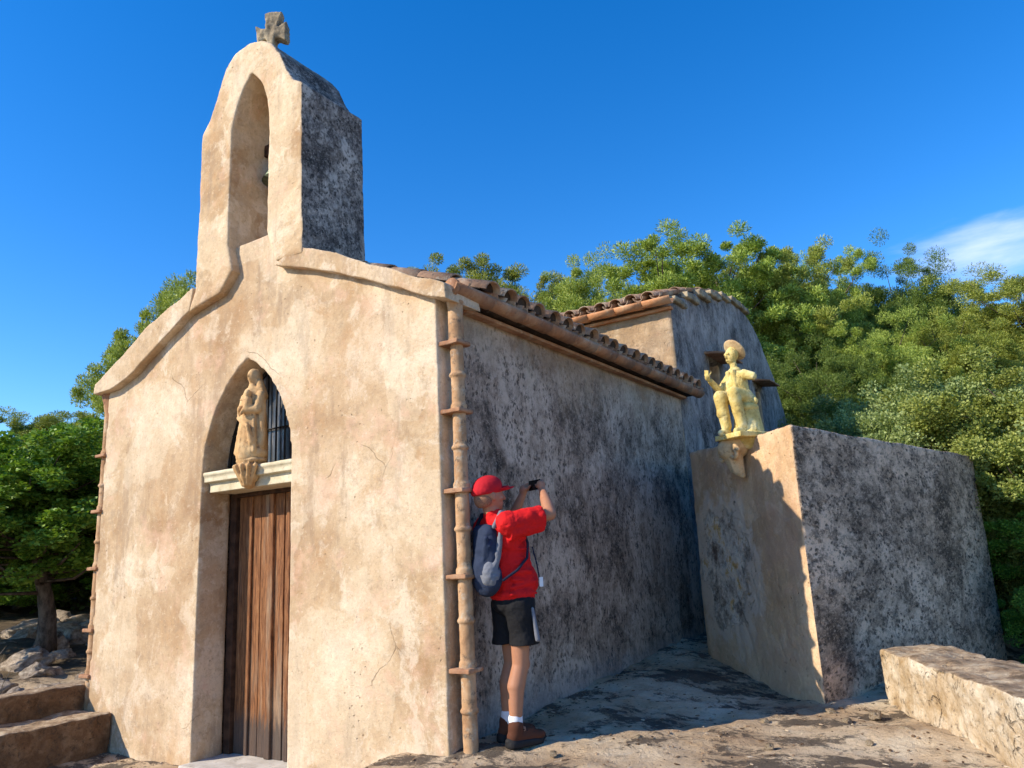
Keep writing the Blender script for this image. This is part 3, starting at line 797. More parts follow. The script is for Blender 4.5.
aroof = an(MB().prism([(4.93, 4.37), (5.9, 4.72), (7.0, 5.03), (8.0, 5.16), (8.6, 5.14), (9.1, 5.03), (9.45, 4.84), (9.85, 4.55), (10.25, 4.22), (10.6, 3.8), (10.9, 3.3), (11.1, 2.6),
                        (11.16, 2.6), (10.97, 3.33), (10.66, 3.85), (10.3, 4.27), (9.9, 4.6), (9.5, 4.89), (9.13, 5.08), (8.6, 5.19), (8.0, 5.21), (7.0, 5.08), (5.9, 4.77), (4.93, 4.42)], -.45, W-.09, 'x').build('roof', M['underroof'], None))
o = tile_roof_y('roof_tiles', -.45, W-.12, [(4.88, 4.40), (5.9, 4.74), (7.0, 5.05), (8.0, 5.18), (8.6, 5.16), (9.1, 5.05), (9.3, 4.95)], seed=5).build('roof_tiles', M['tile'], None, True); o.parent = aroof
m = MB()
for i in range(7):   # broken verge stones
    yy = 5.05 + i*.55; zz = np.interp(yy, [5, 5.9, 7, 8, 8.6, 9.1], [4.42, 4.75, 5.06, 5.19, 5.17, 5.06])
    m.box((W-.16, yy, zz-.05), (W+.015, yy+.5, zz+.035+.01*(i % 3)))
o = m.sculpt('verge', M['bench'] if 0 else M['crossstone'], None, .02, 2, .05, .12); o.parent = aroof
g = gutter(0, 0, 1, 0, 0, .1, '').mesh('tmp')
bpy.data.meshes.remove(g)
m = gutter(0, -.5, W-.02, 0, 0, .085, '', .40)
o = m.build('gutter', M['gutter_bright'], None, True); me = o.data
me.transform(Matrix.Translation((0, 4.86, 4.39)) @ Matrix.Rotation(R_(-90), 4, 'Z'))
me.flip_normals() if hasattr(me, 'flip_normals') else None
an(o)
an(MB().box((-.4, 4.95, 4.26), (W-.02, 5.03, 4.30)).build('eave_course', M['gutter_bright'], None, bevel=.005))

# ------------------------------------------------------------------ the big masonry block on the right
blk = empty('masonry_block', (6.3, 4.6, -.2), 'large dark lichen-stained masonry block with a peeling pink end face', 'masonry block')
bpy.context.view_layer.update()
A, B, D = (6.17, 2.185), (4.80, 3.60), (7.27, 6.95)
Cc = (D[0]+B[0]-A[0], D[1]+B[1]-A[1])
m = MB()
bmv = []
for (p, zt) in ((A, 2.14), (D, 2.14), (Cc, 2.2), (B, 2.19)):
    bmv.append((m.bm.verts.new((p[0], p[1], -.7)), m.bm.verts.new((p[0]+.03, p[1]+.01, zt))))
for i in range(4):
    a, b = bmv[i], bmv[(i+1) % 4]; m.bm.faces.new((a[0], b[0], b[1], a[1]))
m.bm.faces.new([v[1] for v in bmv]); m.bm.faces.new([v[0] for v in reversed(bmv)])
# thin broken top slab edge
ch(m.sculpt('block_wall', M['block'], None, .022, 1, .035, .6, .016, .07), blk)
blk_children_parent = blk
nL = Vector((-.72, -.69, 0)); along = Vector((A[0]-B[0], A[1]-B[1], 0)).normalized()
# scroll corbel under the statue
c0 = Vector((5.60, 2.72, 2.12))
m = MB()
def cp_(a, o, z): return c0 + along*a + nL*o + Vector((0, 0, z))
m.capsule(cp_(0, .02, -.02), cp_(.0, .08, -.06), .13, .11); m.capsule(cp_(0, .06, -.10), cp_(.02, .02, -.26), .095, .05)
m.capsule(cp_(.02, .02, -.26), cp_(.03, .0, -.30), .05, .03)
for s_ in (-1, 1):
    pr = None
    for k in range(15):
        a = R_(20+k*30); r = .07*(1-k*.045); q = cp_(s_*.12 + s_*r*math.cos(a), .10, -.11 + r*math.sin(a))
        if pr is not None: m.capsule(pr, q, .020, .020, 8)
        pr = q
for k in range(5): m.capsule(cp_(-.06+.03*k, .15, -.05), cp_(-.02+.012*k, .07, -.27), .016, .01, 8)
ch(m.sculpt('corbel', M['corbel'], None, .008, 1, .006, .04), blk)

# seated yellow figure
ys = empty('seated_statue', (5.66, 2.66, 2.165), 'yellow glazed statue of a seated figure in a round hat with one arm broken off', 'statue', rz=math.atan2(-.866, -.5))
m = MB()
m.box((-.19, -.17, -.03), (.18, .19, .015)); 
m.capsule((-.08, .03, .02), (-.08, .03, .20), .145, .12, 18); m.ell((-.07, .02, .24), (.13, .14, .06))  # stump
m.ell((-.06, .01, .31), (.105, .125, .085)); m.ell((-.02, 0, .585), (.058, .066, .03))
m.capsule((-.06, .01, .33), (-.03, .005, .47), .090, .098, 18); m.ell((-.03, .0, .52), (.072, .125, .062))
m.capsule((-.02, 0, .56), (-.01, -.0, .64), .036, .034); m.ell((.0, -.01, .715), (.056, .054, .073), (0, 6, 0)); m.ell((.01, -.01, .675), (.042, .038, .035))
m.ell((.062, -.012, .705), (.014, .010, .018)); m.ell((.052, -.01, .735), (.014, .034, .010)); m.ell((.056, -.012, .672), (.008, .018, .006))
m.ell((-.005, .045, .71), (.012, .012, .022)); m.ell((-.012, 0, .735), (.062, .064, .065))
m.capsule((-.06, -.07, .34), (.14, -.065, .35), .062, .056); m.capsule((.15, -.065, .345), (.115, -.06, .09), .062, .050)
m.capsule((-.06, .08, .34), (.10, .085, .36), .062, .056); m.capsule((.105, .085, .355), (.055, .085, .09), .062, .050)
m.capsule((.11, -.06, .045), (.19, -.065, .03), .034, .028); m.capsule((.05, .085, .045), (.13, .085, .03), .034, .028)
m.capsule((.148, -.065, .20), (.147, -.065, .21), .052, .052); m.capsule((.083, .085, .20), (.083, .085, .21), .052, .052)
m.capsule((-.03, -.11, .53), (.06, -.15, .42), .045, .038); m.capsule((.06, -.15, .42), (.20, -.12, .50), .036, .026)
m.ell((.235, -.115, .53), (.028, .018, .034), (0, -30, 0))
for k in range(4): m.capsule((.24, -.14+.014*k, .55), (.232, -.143+.015*k, .60-.004*k), .008, .006, 8)
m.capsule((.235, -.095, .535), (.205, -.085, .575), .008, .006, 8)
m.capsule((-.03, .11, .53), (-.065, .19, .50), .045, .036)
m.capsule((-.02, .10, .55), (.06, -.02, .47), .018, .014); m.capsule((.03, -.07, .50), (.05, -.10, .36), .03, .022)   # scarf and pouch
m.capsule((-.12, .06, .36), (-.10, .14, .29), .03, .03); m.capsule((-.10, -.10, .30), (.02, -.02, .29), .03, .03)
for s_ in (-1, 1):   # jacket fronts, belt and sock tops
    m.capsule((.040, s_*.035, .56), (.035, s_*.055, .36), .026, .028, 8)
m.capsule((.03, -.10, .38), (.03, .10, .38), .028, .028, 8)
m.ell((.060, .016, .728), (.006, .009, .006)); m.ell((.060, -.034, .728), (.006, .009, .006))
m.capsule((-.10, .10, .20), (-.09, .12, .03), .045, .055, 10)
m.sculpt('figure', M['yellow'], ys, .0055, 1, .006, .02, .003, .008)
m = MB(); m.ell((-.045, .005, .775), (.118, .120, .026), (0, -46, 0)); m.ell((-.055, .005, .785), (.075, .078, .045), (0, -45, 0))
m.sculpt('hat', M['corbel'], ys, .007, 1, .004, .03)
m = MB(); m.capsule((.035, -.115, .40), (.045, -.13, .33), .036, .040); m.capsule((.05, -.03, .50), (.045, -.115, .41), .010, .010, 8)
m.sculpt('satchel', M['gutter_bright'], ys, .006, 1)
ys.scale = (.95, .90, 1.04)

# ------------------------------------------------------------------ low walls
lw = MB()
poly = [(6.56, 2.50), (7.09, 1.49), (7.75, .22), (8.6, -1.4), (9.1, -1.1), (8.25, .55), (7.50, 1.97), (6.90, 2.85)]
lw.prism(poly, -.6, .385, 'z', step=.15, jit=.012, seed=9)
o = lw.sculpt('low_wall', M['lowwall'], None, .02, 2, .07, .35, .03, .09)
tag(o, 'low sunlit rubble wall with a flat worn top beside the masonry block', 'wall')
o = MB().box((-.34, -3.6, -.8), (-.07, .10, .235)).sculpt('parapet_wall', M['bench'], None, .022, 2, .04, .3, .015, .07)
tag(o, 'thin low parapet wall behind the stone bench at the front corner', 'wall')
o = MB().box((-.08, -3.6, -.8), (.44, -.005, .01)).sculpt('stone_bench', M['bench'], None, .022, 2, .045, .3, .02, .07)
tag(o, 'rough brown stone bench built against the parapet beside the facade', 'bench')

# grit and fallen needles on the rock
def litter():
    r = random.Random(17); bm = bmesh.new()
    for i in range(1300):
        if i % 3: x = r.uniform(4.4, 7.6); y = r.uniform(-.5, 5.0)*r.random()**.5
        else:
            y = r.uniform(.3, 5); x = W + abs(r.gauss(0, .16))     # gathered along the wall foot
        if i % 11 == 0: x = r.uniform(.5, 4.2); y = -abs(r.gauss(0, .25)) - .02
        z = gh(x, y) + .035*noise.fractal(Vector((x, y, 0))*1.6, 1, 2, 5) + .03*max(0, noise.noise(Vector((x*2.2, y*4.2, 3.3))))
        s_ = r.uniform(.003, .009)*(1.8 if r.random() < .06 else 1)
        M_ = Matrix.Translation((x, y, z+.004)) @ Matrix.Rotation(r.uniform(0, 6.3), 4, 'Z') @ Matrix.Rotation(r.uniform(-.4, .4), 4, 'X') @ Matrix.Diagonal((s_*r.uniform(.7, 3.2), s_, s_*.5, 1))
        bmesh.ops.create_icosphere(bm, subdivisions=1, radius=1, matrix=M_)
    me = bpy.data.meshes.new('grit'); bm.to_mesh(me); bm.free()
    k = NM('grit', .95); col = k.ramp(k.geo.outputs['Random Per Island'], [(.1, (.08, .045, .025)), (.6, (.26, .17, .10)), (.95, (.52, .42, .30))]); k.done(col)
    tag(link('grit', me, k.m), 'fine grit and dry litter scattered over the rock floor', 'grit', kind='stuff')
litter()
# loose stones on the rock floor
rn = random.Random(11)
def stone_mesh(seed, sq=.6):
    bm = bmesh.new(); bmesh.ops.create_icosphere(bm, subdivisions=4, radius=1)
    for v_ in bm.verts:
        p = v_.co.copy(); d = noise.fractal(p*1.3+Vector((seed, 0, 0)), 1, 2, 5); c = noise.noise(p*.9+Vector((0, seed, 0)))
        v_.co = p*(1+.45*d+.35*c); v_.co.z *= sq
        for ax in range(3):
            lim = .72+.08*math.sin(seed+ax); v_.co[ax] = max(-lim, min(lim, v_.co[ax]))
    me = bpy.data.meshes.new('rock'); bm.to_mesh(me); bm.free(); me.shade_smooth(); return me
SM = [stone_mesh(i*3.7+1) for i in range(5)]
for i, (x, y, s) in enumerate([(6.55, 1.95, .045), (6.80, 1.50, .055), (6.40, 1.75, .03), (5.9, 1.55, .03), (4.95, .25, .025), (6.1, .9, .03), (6.62, 1.2, .025), (5.3, .75, .03), (7.0, .6, .035), (6.25, 2.0, .035)]):
    o = link('loose_stone', SM[i % 5], None); o.data.materials.clear(); o.data.materials.append(M['lowwall'])
    o.location = (x, y, gh(x, y)+s*.35); o.scale = (s, s*1.2, s); o.rotation_euler = (0, 0, i*1.3)
    tag(o, 'small loose stone lying on the bare rock floor before the block', 'stone', 'small loose stones on the rock floor')

exec_trees = True
# ------------------------------------------------------------------ vegetation
rng = np.random.default_rng(4)
def leaf_mesh(name, centers, radii, per, size, width, flat=.7, upb=.5, out_c=None, cards=False, seed=0):
    """many small leaf faces spread through clumps; each face is its own island"""
    r = np.random.default_rng(seed)
    n = len(centers)*per
    C = np.repeat(centers, per, 0); Rr = np.repeat(radii, per)
    d = r.normal(size=(n, 3)); d /= np.linalg.norm(d, axis=1)[:, None]
    rad = r.random(n)**.45
    off = d*(rad*Rr)[:, None]; off[:, 2] *= flat
    P = C + off
    # leaf direction: outward from the clump with upward bias
    a = d + r.normal(size=(n, 3))*.55; a[:, 2] += upb; a /= np.linalg.norm(a, axis=1)[:, None]
    b = np.cross(a, r.normal(size=(n, 3))); b /= np.linalg.norm(b, axis=1)[:, None]
    L = size*(.6+.8*r.random(n)); Wd = width*(.6+.8*r.random(n))
    v0 = P - a*(L*.5)[:, None]; v2 = P + a*(L*.5)[:, None]
    v1 = P + b*(Wd*.5)[:, None]; v3 = P - b*(Wd*.5)[:, None]
    V = np.stack([v0, v1, v2, v3], 1).reshape(-1, 3)
    me = bpy.data.meshes.new(name)
    me.vertices.add(len(V)); me.vertices.foreach_set('co', V.astype(np.float32).ravel())
    me.loops.add(n*4); me.loops.foreach_set('vertex_index', np.arange(n*4, dtype=np.int32))
    me.polygons.add(n); me.polygons.foreach_set('loop_start', np.arange(0, n*4, 4, dtype=np.int32))
    try: me.polygons.foreach_set('loop_total', np.full(n, 4, dtype=np.int32))
    except Exception: pass
    me.update(calc_edges=True)
    return me

def make_tree(seed, H, cr, base, kind, nclump, per, size, width, spread=1.0, amp=.40):
    """trunk mesh + crown mesh for a tree of height H, crown radius cr starting at height base"""
    r = np.random.default_rng(seed); rnd = random.Random(seed)
    m = MB(); cen, rad = [], []
    lean = Vector((rnd.uniform(-.05, .05), rnd.uniform(-.05, .05), 0))*H
    def axis(t): return Vector((lean.x*t*t + .12*math.sin(t*5+seed), lean.y*t*t + .12*math.cos(t*4+seed)-.12, H*t*.78))
    tr = .015*H+.05
    K = 9; m.ring_tube([axis(i/K) for i in range(K+1)], [tr*(1-.85*i/K)*(1.35 if i == 0 else 1) for i in range(K+1)], 8)
    hc_ = (H+base)/2; hh = (H-base)/2
    for i in range(nclump):
        u = 1-2*(i+.5)/nclump; ph = i*2.39996 + rnd.uniform(-.4, .4)
        u = u*.98
        sh = 1 if kind != 'pine' else (1.08 if u < .3 else 1.0)
        dirv = Vector((math.sqrt(1-u*u)*math.cos(ph)*sh, math.sqrt(1-u*u)*math.sin(ph)*sh, u))
        nz_ = noise.noise(dirv*1.7 + Vector((seed*3.1, 0, 0)))
        rr = (.80 + (amp if kind == 'pine' else .35)*nz_) * rnd.uniform(.80, 1.0)
        if i % 4 == 0: rr *= rnd.uniform(.45, .75)
        q = Vector((dirv.x*cr*rr, dirv.y*cr*rr, hc_ + dirv.z*hh*rr*.93)) + Vector((lean.x, lean.y, 0))*.5
        t0 = max(.12, min(.92, (q.z - .22*math.hypot(q.x, q.y)-.15)/(H*.78)))
        p0 = axis(t0); mid = p0.lerp(q, .55) + Vector((0, 0, -.08*cr)); br = tr*(1-.8*t0)*.40+.008
        m.ring_tube([p0, mid, q], [br, br*.6, br*.2], 5)
        cen.append(q[:]); rad.append(cr*(rnd.uniform(.22, .35) if kind == 'pine' else rnd.uniform(.18, .28)))
        if i % 2 == 0:
            cen.append((q*.62 + Vector((0, 0, hc_))*.38 + Vector((rnd.uniform(-1, 1), rnd.uniform(-1, 1), 0))*cr*.12)[:]); rad.append(cr*.30)
    c2, r2 = [], []
    for c, q in zip(cen, rad):
        for j in range(6):
            dv = r.normal(size=3); dv /= np.linalg.norm(dv)
            if kind == 'pine': dv[2] = dv[2]*.8 + .15
            else: dv[2] *= .8
            c2.append(np.array(c)+dv*q*r.uniform(.3, 1.08)); r2.append(q*r.uniform(.24, .46))
    tm = m.mesh('trunk', True)
    cm = leaf_mesh('crown', np.array(c2), np.array(r2), per, size, width, .85, .6 if kind == 'pine' else .25, seed=seed)
    return tm, cm

PROT = {
 'pineE': make_tree(21, 8, 2.1, 1.0, 'pine', 90, 400, .075, .018, amp=.22),
 'pineA': make_tree(1, 8, 2.5, 1.6, 'pine', 72, 400, .080, .018),
 'pineB': make_tree(2, 8, 2.2, 1.8, 'pine', 62, 400, .080, .018),
 'pineC': make_tree(3, 8, 1.8, 1.3, 'pine', 52, 400, .080, .018),
 'pineD': make_tree(14, 8, 2.8, 1.2, 'pine', 84, 400, .080, .018),
 'oakA': make_tree(5, 5, 2.5, .3, 'oak', 90, 330, .046, .032),
 'oakB': make_tree(6, 4.2, 2.7, .1, 'oak', 90, 330, .046, .032),
 'leafA': make_tree(7, 5, 2.2, 1.2, 'oak', 80, 220, .065, .044),
}
for k_, (tm, cm) in PROT.items():
    tm.materials.append(M['bark'])
def crown_copy(proto, mat):
    key = (proto, mat)
    if key not in CC:
        me = PROT[proto][1].copy(); me.materials.clear(); me.materials.append(M[mat]); CC[key] = me
    return CC[key]
CC = {}
def place(proto, mat, az, dist, topel, label, group=None, cat='tree', name='pine_tree', rz=0, sx=1.0, H=None, zbase=None, xy=None, top=None):
    """az degrees left of +Y seen from the standpoint; height set so the top reaches the elevation"""
    x = CAM.x - math.sin(R_(az))*dist; y = CAM.y + math.cos(R_(az))*dist
    if xy: x, y = xy
    z = gh(x, y)-.1 if zbase is None else zbase
    ztop = CAM.z + dist*math.tan(R_(topel)) if top is None else top
    Hs = {'pineE': 8, 'pineA': 8, 'pineB': 8, 'pineC': 8, 'pineD': 8, 'oakA': 5, 'oakB': 4.2, 'leafA': 5}[proto]
    sz = (ztop - z)/(Hs*1.0)
    e = empty(name, (x, y, z), label, cat, group, rz)
    t_ = link('trunk', PROT[proto][0], None, e); c_ = link('crown', crown_copy(proto, mat), None, e)
    for q in (t_, c_): q.scale = (sx, sx, sz)
    return e
# left of the chapel
place('leafA', 'leafgreen', 64.8, 14.0, 10.0, 'round bright green tree with a bare brown trunk at the left edge of the photo', name='broadleaf_tree', rz=1, sx=1.2)
place('leafA', 'leafgreen', 70.5, 15.5, 9.4, 'dark green tree cut by the left picture edge behind the round one', name='broadleaf_tree', rz=3, sx=1.0)
place('pineB', 'pinedark', 68.0, 24, 11.2, 'bluish dark pine top at the far left edge against the sky', rz=2, sx=1.0)
place('pineB', 'pine', 63.6, 21, 11.6, 'light green feathery pine just left of the chapel facade', rz=0, sx=.9)
place('pineE', 'pine', 56.9, 15.5, 22.6, 'tall pine rising behind the left slope of the chapel gable', rz=4, sx=.84)
place('pineB', 'pinedark', 58.2, 18, 15.5, 'lower pine between the chapel corner and the tall gable pine', rz=1, sx=.8)
place('oakB', 'leafgreen', 66, 20, 3.5, 'low dense green shrub behind the rocks under the left trees', name='shrub', cat='shrub', rz=1, sx=1.0)
place('oakA', 'leafgreen', 60.5, 21, 5.0, 'dark shrub just behind the left downpipe of the chapel', name='shrub', cat='shrub', rz=2, sx=1.0)
place('oakB', 'oak', 71, 22, 3.0, 'pale shrub low at the left picture edge behind the rocks', name='shrub', cat='shrub', rz=2, sx=1.0)
# behind the roofs
P = [('pineE', 35.4, 21, 24.0, 1, 1.25, 'first pine above the chapel roof, next to the belfry side, low and rounded'),
     ('pineA', 31.6, 22, 21.6, 2, 1.0, 'small rounded pine above the chapel gutter, left of the widest one'),
     ('pineD', 27.2, 21, 22.9, 0, .95, 'broad light green pine above the middle of the chapel eave'),
     ('pineC', 20.6, 19, 25.0, 3, 1.35, 'tallest pine behind the tiled annex roof, pointed and airy'),
     ('pineC', 15.8, 20, 24.0, 1, 1.35, 'airy pine behind the annex roof ridge, right of the tallest one'),
     ('pineB', 12.0, 21, 22.0, 5, .95, 'pine rising just right of the curved annex gable top'),
     ('pineA', 8.6, 23, 20.6, 2, .85, 'ridge pine with several round yellow-green tufts, third right of the annex gable'),
     ('pineD', 4.6, 24, 19.6, 4, .8, 'ridge pine whose dark limbs show below its crown, mid-right of the hillside'),
     ('pineB', 1.8, 25, 17.0, 0, .95, 'shorter ridge pine in the dip left of the cloud'),
     ('pineA', -2.4, 23, 16.5, 3, .95, 'wide flat-topped ridge pine under the cloud near the right edge'),
     ('pineC', -6.0, 24, 16.0, 1, 1.0, 'ridge pine at the extreme right edge of the photo'),
     ('pineD', 9.5, 17, 14.6, 1, .62, 'lower pine in front of the ridge beside the annex wall, full of gaps'),
     ('pineA', 5.6, 19, 15.2, 5, .7, 'lower pine with bright tufts in the middle of the hillside'),
     ('pineB', .8, 20, 14.6, 3, .8, 'lower pine on the hillside beneath the cloud'),
     ('pineD', 23.5, 25, 20.0, 2, .85, 'pine partly hidden between the broad one and the tallest one'),
     ('pineD', 31, 26, 18.8, 2, .85, 'darker pine in the notch above the chapel gutter')]
for i, (pr, az, di, el, rz, sx, lb) in enumerate(P):
    place(pr, 'pinedark' if i in (7, 11, 15) else 'pine', az, di, el, lb, 'pines on the slope behind the chapel', rz=rz, sx=sx)
S_ = [('oakA', 'oak', 6.6, 14.5, 11.0, 0, .9, 'grey-green holm oak bush nearest the curved annex gable'),
      ('oakB', 'oak', 2.4, 13.0, 11.6, 2, .95, 'rounded grey-green holm oak in the middle of the hillside scrub'),
      ('oakA', 'oakwarm', -2.0, 12.6, 12.2, 1, .95, 'olive-brown oak bush high at the right edge above the block'),
      ('oakB', 'oakwarm', 3.4, 12.6, 7.6, 4, .62, 'small olive-green bush showing just over the block top edge'),
      ('oakB', 'oakwarm', -1.6, 13.4, 8.2, 3, .70, 'warm green bush behind the far corner of the block'),
      ('oakA', 'leafgreen', -4.6, 12.4, 4.5, 3, .75, 'fresh green bush beside the block at the right edge'),
      ('oakB', 'leafgreen', -4.2, 10.6, -1.2, 5, .42, 'low bright green shrub right of the block behind the low wall'),
      ('oakB', 'oak', 9.6, 14.8, 9.0, 3, .7, 'pale bush at the foot of the annex gable behind the statue'),
      ('oakA', 'oakwarm', -6.5, 13.0, 11.0, 2, .95, 'dense bush cut off by the right picture edge')]
for pr, mt, az, di, el, rz, sx, lb in S_:
    place(pr, mt, az, di, el, lb, 'evergreen bushes on the slope', name='evergreen_bush', cat='bush', rz=rz, sx=sx)
place('pineB', 'pine', 0, 0, 0, 'pine standing beside the terrace in front of the chapel, outside the photo to the left', name='pine_tree', rz=2, sx=.42, xy=(1.0, -7.9), top=7.4)
# scrub that fills the slope as one mass
def scrub():
    r = np.random.default_rng(8); c, q = [], []
    for i in range(520):
        x = r.uniform(-26, 16); y = r.uniform(12.5, 40)
        if x > 6.5: y = r.uniform(9.0, 34)
        c.append((x, y, gh(x, y)+r.uniform(.1, 1.0))); q.append(r.uniform(.7, 1.3))
    for i in range(160):
        x = r.uniform(-32, -9); y = r.uniform(-4, 14); c.append((x, y, gh(x, y)+.3)); q.append(r.uniform(.5, .9))
    me = leaf_mesh('scrub', np.array(c), np.array(q), 240, .14, .10, .9, .3, seed=3)
    tag(link('scrub', me, M['scrub']), 'dense green scrub covering the slope below the pines', 'scrub', kind='stuff')
scrub()
# rocks at the left
rr_ = random.Random(21)
for i in range(46):
    x = -.9 - 6.5*rr_.random(); y = -.6 + (x+.9)*-.45 + rr_.uniform(-.9, 1.6); s = rr_.uniform(.08, .25)*(1+.10*abs(x))
    if i < 5: dm = SM[i].copy(); dm.materials.clear(); dm.materials.append(M['rock']); BM = [dm] if i == 0 else BM + [dm]
    o = link('boulder', BM[i % 5] if i >= 5 else dm)
    o.location = (x, y, gh(x, y)+s*.05); o.scale = (s*1.35, s*.95, s*.75); o.rotation_euler = (rr_.uniform(-.5, .5), rr_.uniform(-.5, .5), rr_.uniform(0, 6))
    tag(o, 'grey limestone boulder on the slope left of the chapel', 'boulder', 'limestone boulders left of the chapel')
# dry stalks behind the parapet
def stalks(x, y, n, h, seed, lab):
    rr = random.Random(seed); m = MB()
    for i in range(n):
        a = rr.uniform(0, 6.28); l = h*rr.uniform(.5, 1); sp = rr.uniform(.05, .22)
        p = [(0, 0, 0), (math.cos(a)*sp*.4, math.sin(a)*sp*.4, l*.5), (math.cos(a)*sp+rr.uniform(-.05, .05), math.sin(a)*sp, l)]
        m.ring_tube(p, [.009, .006, .002], 5)
        for j in range(4):
            t_ = rr.uniform(.3, .9); q = Vector(p[1]).lerp(Vector(p[2]), max(0, t_*2-1)) if t_ > .5 else Vector(p[0]).lerp(Vector(p[1]), t_*2)
            m.ring_tube([q, q+Vector((rr.uniform(-.12, .12), rr.uniform(-.12, .12), rr.uniform(.05, .2)))], [.004, .001], 4)
    o = m.build('dry_stalks', M['twig']); o.location = (x, y, gh(x, y)-.02); tag(o, lab, 'dry plant')
stalks(-.75, .75, 12, .95, 1, 'leafless dry stalks standing close to the chapel left corner')
stalks(-1.5, -.15, 3, .8, 2, 'few thin dry stalks rising behind the parapet near the left edge')

# ------------------------------------------------------------------ person taking a photograph
px, py = 4.625, .365
man = empty('person', (px, py, gh(px, py)+.02), 'person in red cap, red shirt and black shorts holding up a phone', 'person', rz=math.atan2(.90, .44))
man.scale = (.975, .975, .975)
m = MB()
# legs
for s_, f0 in ((-1, -.04), (1, -.005)):
    hip = (.0, s_*.09, .90); kn = (.03+f0, s_*.085, .50); an_ = (-.03+f0, s_*.08, .10)
    m.capsule(hip, kn, .078, .058); m.capsule(kn, (-.015+f0*1, s_*.083, .36), .056, .060); m.capsule((-.015+f0, s_*.083, .36), an_, .058, .038)
    m.ell((kn[0]+.02, kn[1], kn[2]), (.05, .045, .055)); m.capsule(an_, (.07+f0, s_*.09, .05), .038, .032)
# trunk
m.ell((.0, 0, .93), (.13, .165, .12)); m.capsule((.01, 0, .95), (-.03, 0, 1.25), .130, .135, 18); m.ell((-.07, 0, 1.33), (.115, .165, .13)); m.ell((.045, 0, 1.03), (.125, .145, .14))
m.capsule((-.10, .09, 1.44), (-.10, -.09, 1.44), .06, .06)
m.capsule((-.11, 0, 1.44), (-.145, 0, 1.56), .060, .056)
# head tipped back
hc = Vector((-.15, 0, 1.645)); tl_ = -12
m.ell(hc, (.098, .076, .112), (0, tl_, 0)); m.ell(hc+Vector((.045, 0, -.055)), (.06, .055, .055), (0, tl_, 0)); m.ell(hc+Vector((-.03, 0, .01)), (.085, .078, .09))
m.capsule(hc+Vector((.092, 0, .02)), hc+Vector((.118, 0, -.018)), .011, .017, 8); m.ell(hc+Vector((.098, 0, -.052)), (.012, .026, .007)); m.ell(hc+Vector((.096, 0, -.066)), (.012, .022, .007))
m.ell(hc+Vector((.082, 0, -.088)), (.022, .024, .016)); m.ell(hc+Vector((.085, .0, .035)), (.014, .055, .008))
for s_ in (-1, 1):
    m.ell(hc+Vector((-.01, s_*.080, -.012)), (.018, .009, .034), (0, -15, 0)); m.ell(hc+Vector((.085, s_*.03, .015)), (.010, .013, .008))
    m.ell(hc+Vector((.062, s_*.042, -.025)), (.028, .022, .022))
# arms and hands
rs, re, rh = Vector((-.12, -.185, 1.435)), Vector((.205, -.235, 1.49)), Vector((.265, -.055, 1.685))
ls, le, lh = Vector((-.10, .185, 1.425)), Vector((.16, .265, 1.44)), Vector((.235, .165, 1.67))
for a_, e_, h_, s_ in ((rs, re, rh, -1), (ls, le, lh, 1)):
    m.capsule(a_, e_, .058, .043); mid = e_.lerp(h_, .35); m.capsule(e_, mid, .043, .044); m.capsule(mid, e_.lerp(h_, .92), .044, .029)
ph_c = Vector((.275, .055, 1.725))
for h_, s_ in ((rh, -1), (lh, 1)):
    palm = h_ + Vector((.0, -s_*.012, .035)); m.capsule(h_, palm, .028, .033)
    tip = ph_c + Vector((.0, s_*.068, 0))
    for k in range(4):
        zz = .030 - .018*k; ln = (.046, .052, .048, .038)[k]
        k0 = palm + Vector((.012, -s_*.006, zz*.7+.008)); k1 = Vector((tip.x+.022, tip.y+s_*.012, ph_c.z+zz)); k2 = Vector((tip.x+.020, tip.y-s_*ln*.55, ph_c.z+zz*.9)); 
        m.capsule(k0, k1, .0098, .009, 8); m.capsule(k1, k2, .009, .0075, 8)
    t0 = palm + Vector((-.016, -s_*.004, -.004)); t1 = ph_c + Vector((-.020, s_*.062, -.020)); t2 = ph_c + Vector((-.017, s_*.040, .0))
    m.capsule(t0, t1, .0125, .0105, 8); m.capsule(t1, t2, .0105, .009, 8)
m.sculpt('body', M['skin'], man, .006, 3)
# clothes
m = MB()
m.ell((.0, 0, .96), (.155, .185, .08)); m.capsule((.01, 0, .98), (-.03, 0, 1.25), .155, .158, 20); m.ell((-.07, 0, 1.33), (.137, .188, .145)); m.ell((.05, 0, 1.04), (.143, .168, .15))
m.ell((.01, 0, .94), (.15, .178, .05))
m.capsule((-.10, .11, 1.435), (-.10, -.11, 1.435), .078, .078); m.capsule((-.12, 0, 1.47), (-.13, 0, 1.51), .068, .064)
for a_, e_ in ((rs, re), (ls, le)):
    en = a_.lerp(e_, .72); m.capsule(a_, a_.lerp(e_, .4), .084, .078, 16); m.ring_tube([a_, en, a_.lerp(e_, .80)], [.082, .080, .076], 18)
    m.ring_tube([a_+Vector((0, 0, -.05)), en+Vector((0, 0, -.045)), a_.lerp(e_, .79)+Vector((0, 0, -.045))], [.070, .062, .058], 16)
for i in range(9):   # folds
    z = .96+.05*i; m.capsule((-.10+.012*i, -.155, z), (.10-.01*i, -.165, z+.03*math.sin(i*2.1)), .014, .010, 8)
    pass
m.sculpt('shirt', M['red'], man, .008, 2, .030, .11, .010, .04)
m = MB()
m.ell((.005, 0, .90), (.145, .178, .10))
for s_, f0 in ((-1, .0), (1, -.03)):
    m.capsule((.0, s_*.088, .88), (.022+f0, s_*.092, .70), .112, .094, 18); m.ring_tube([(.02+f0, s_*.092, .72), (.024+f0, s_*.092, .625)], [.094, .108], 18)
sh = m.sculpt('shorts', M['shorts'], man, .008, 2, .014, .10, .006, .04)
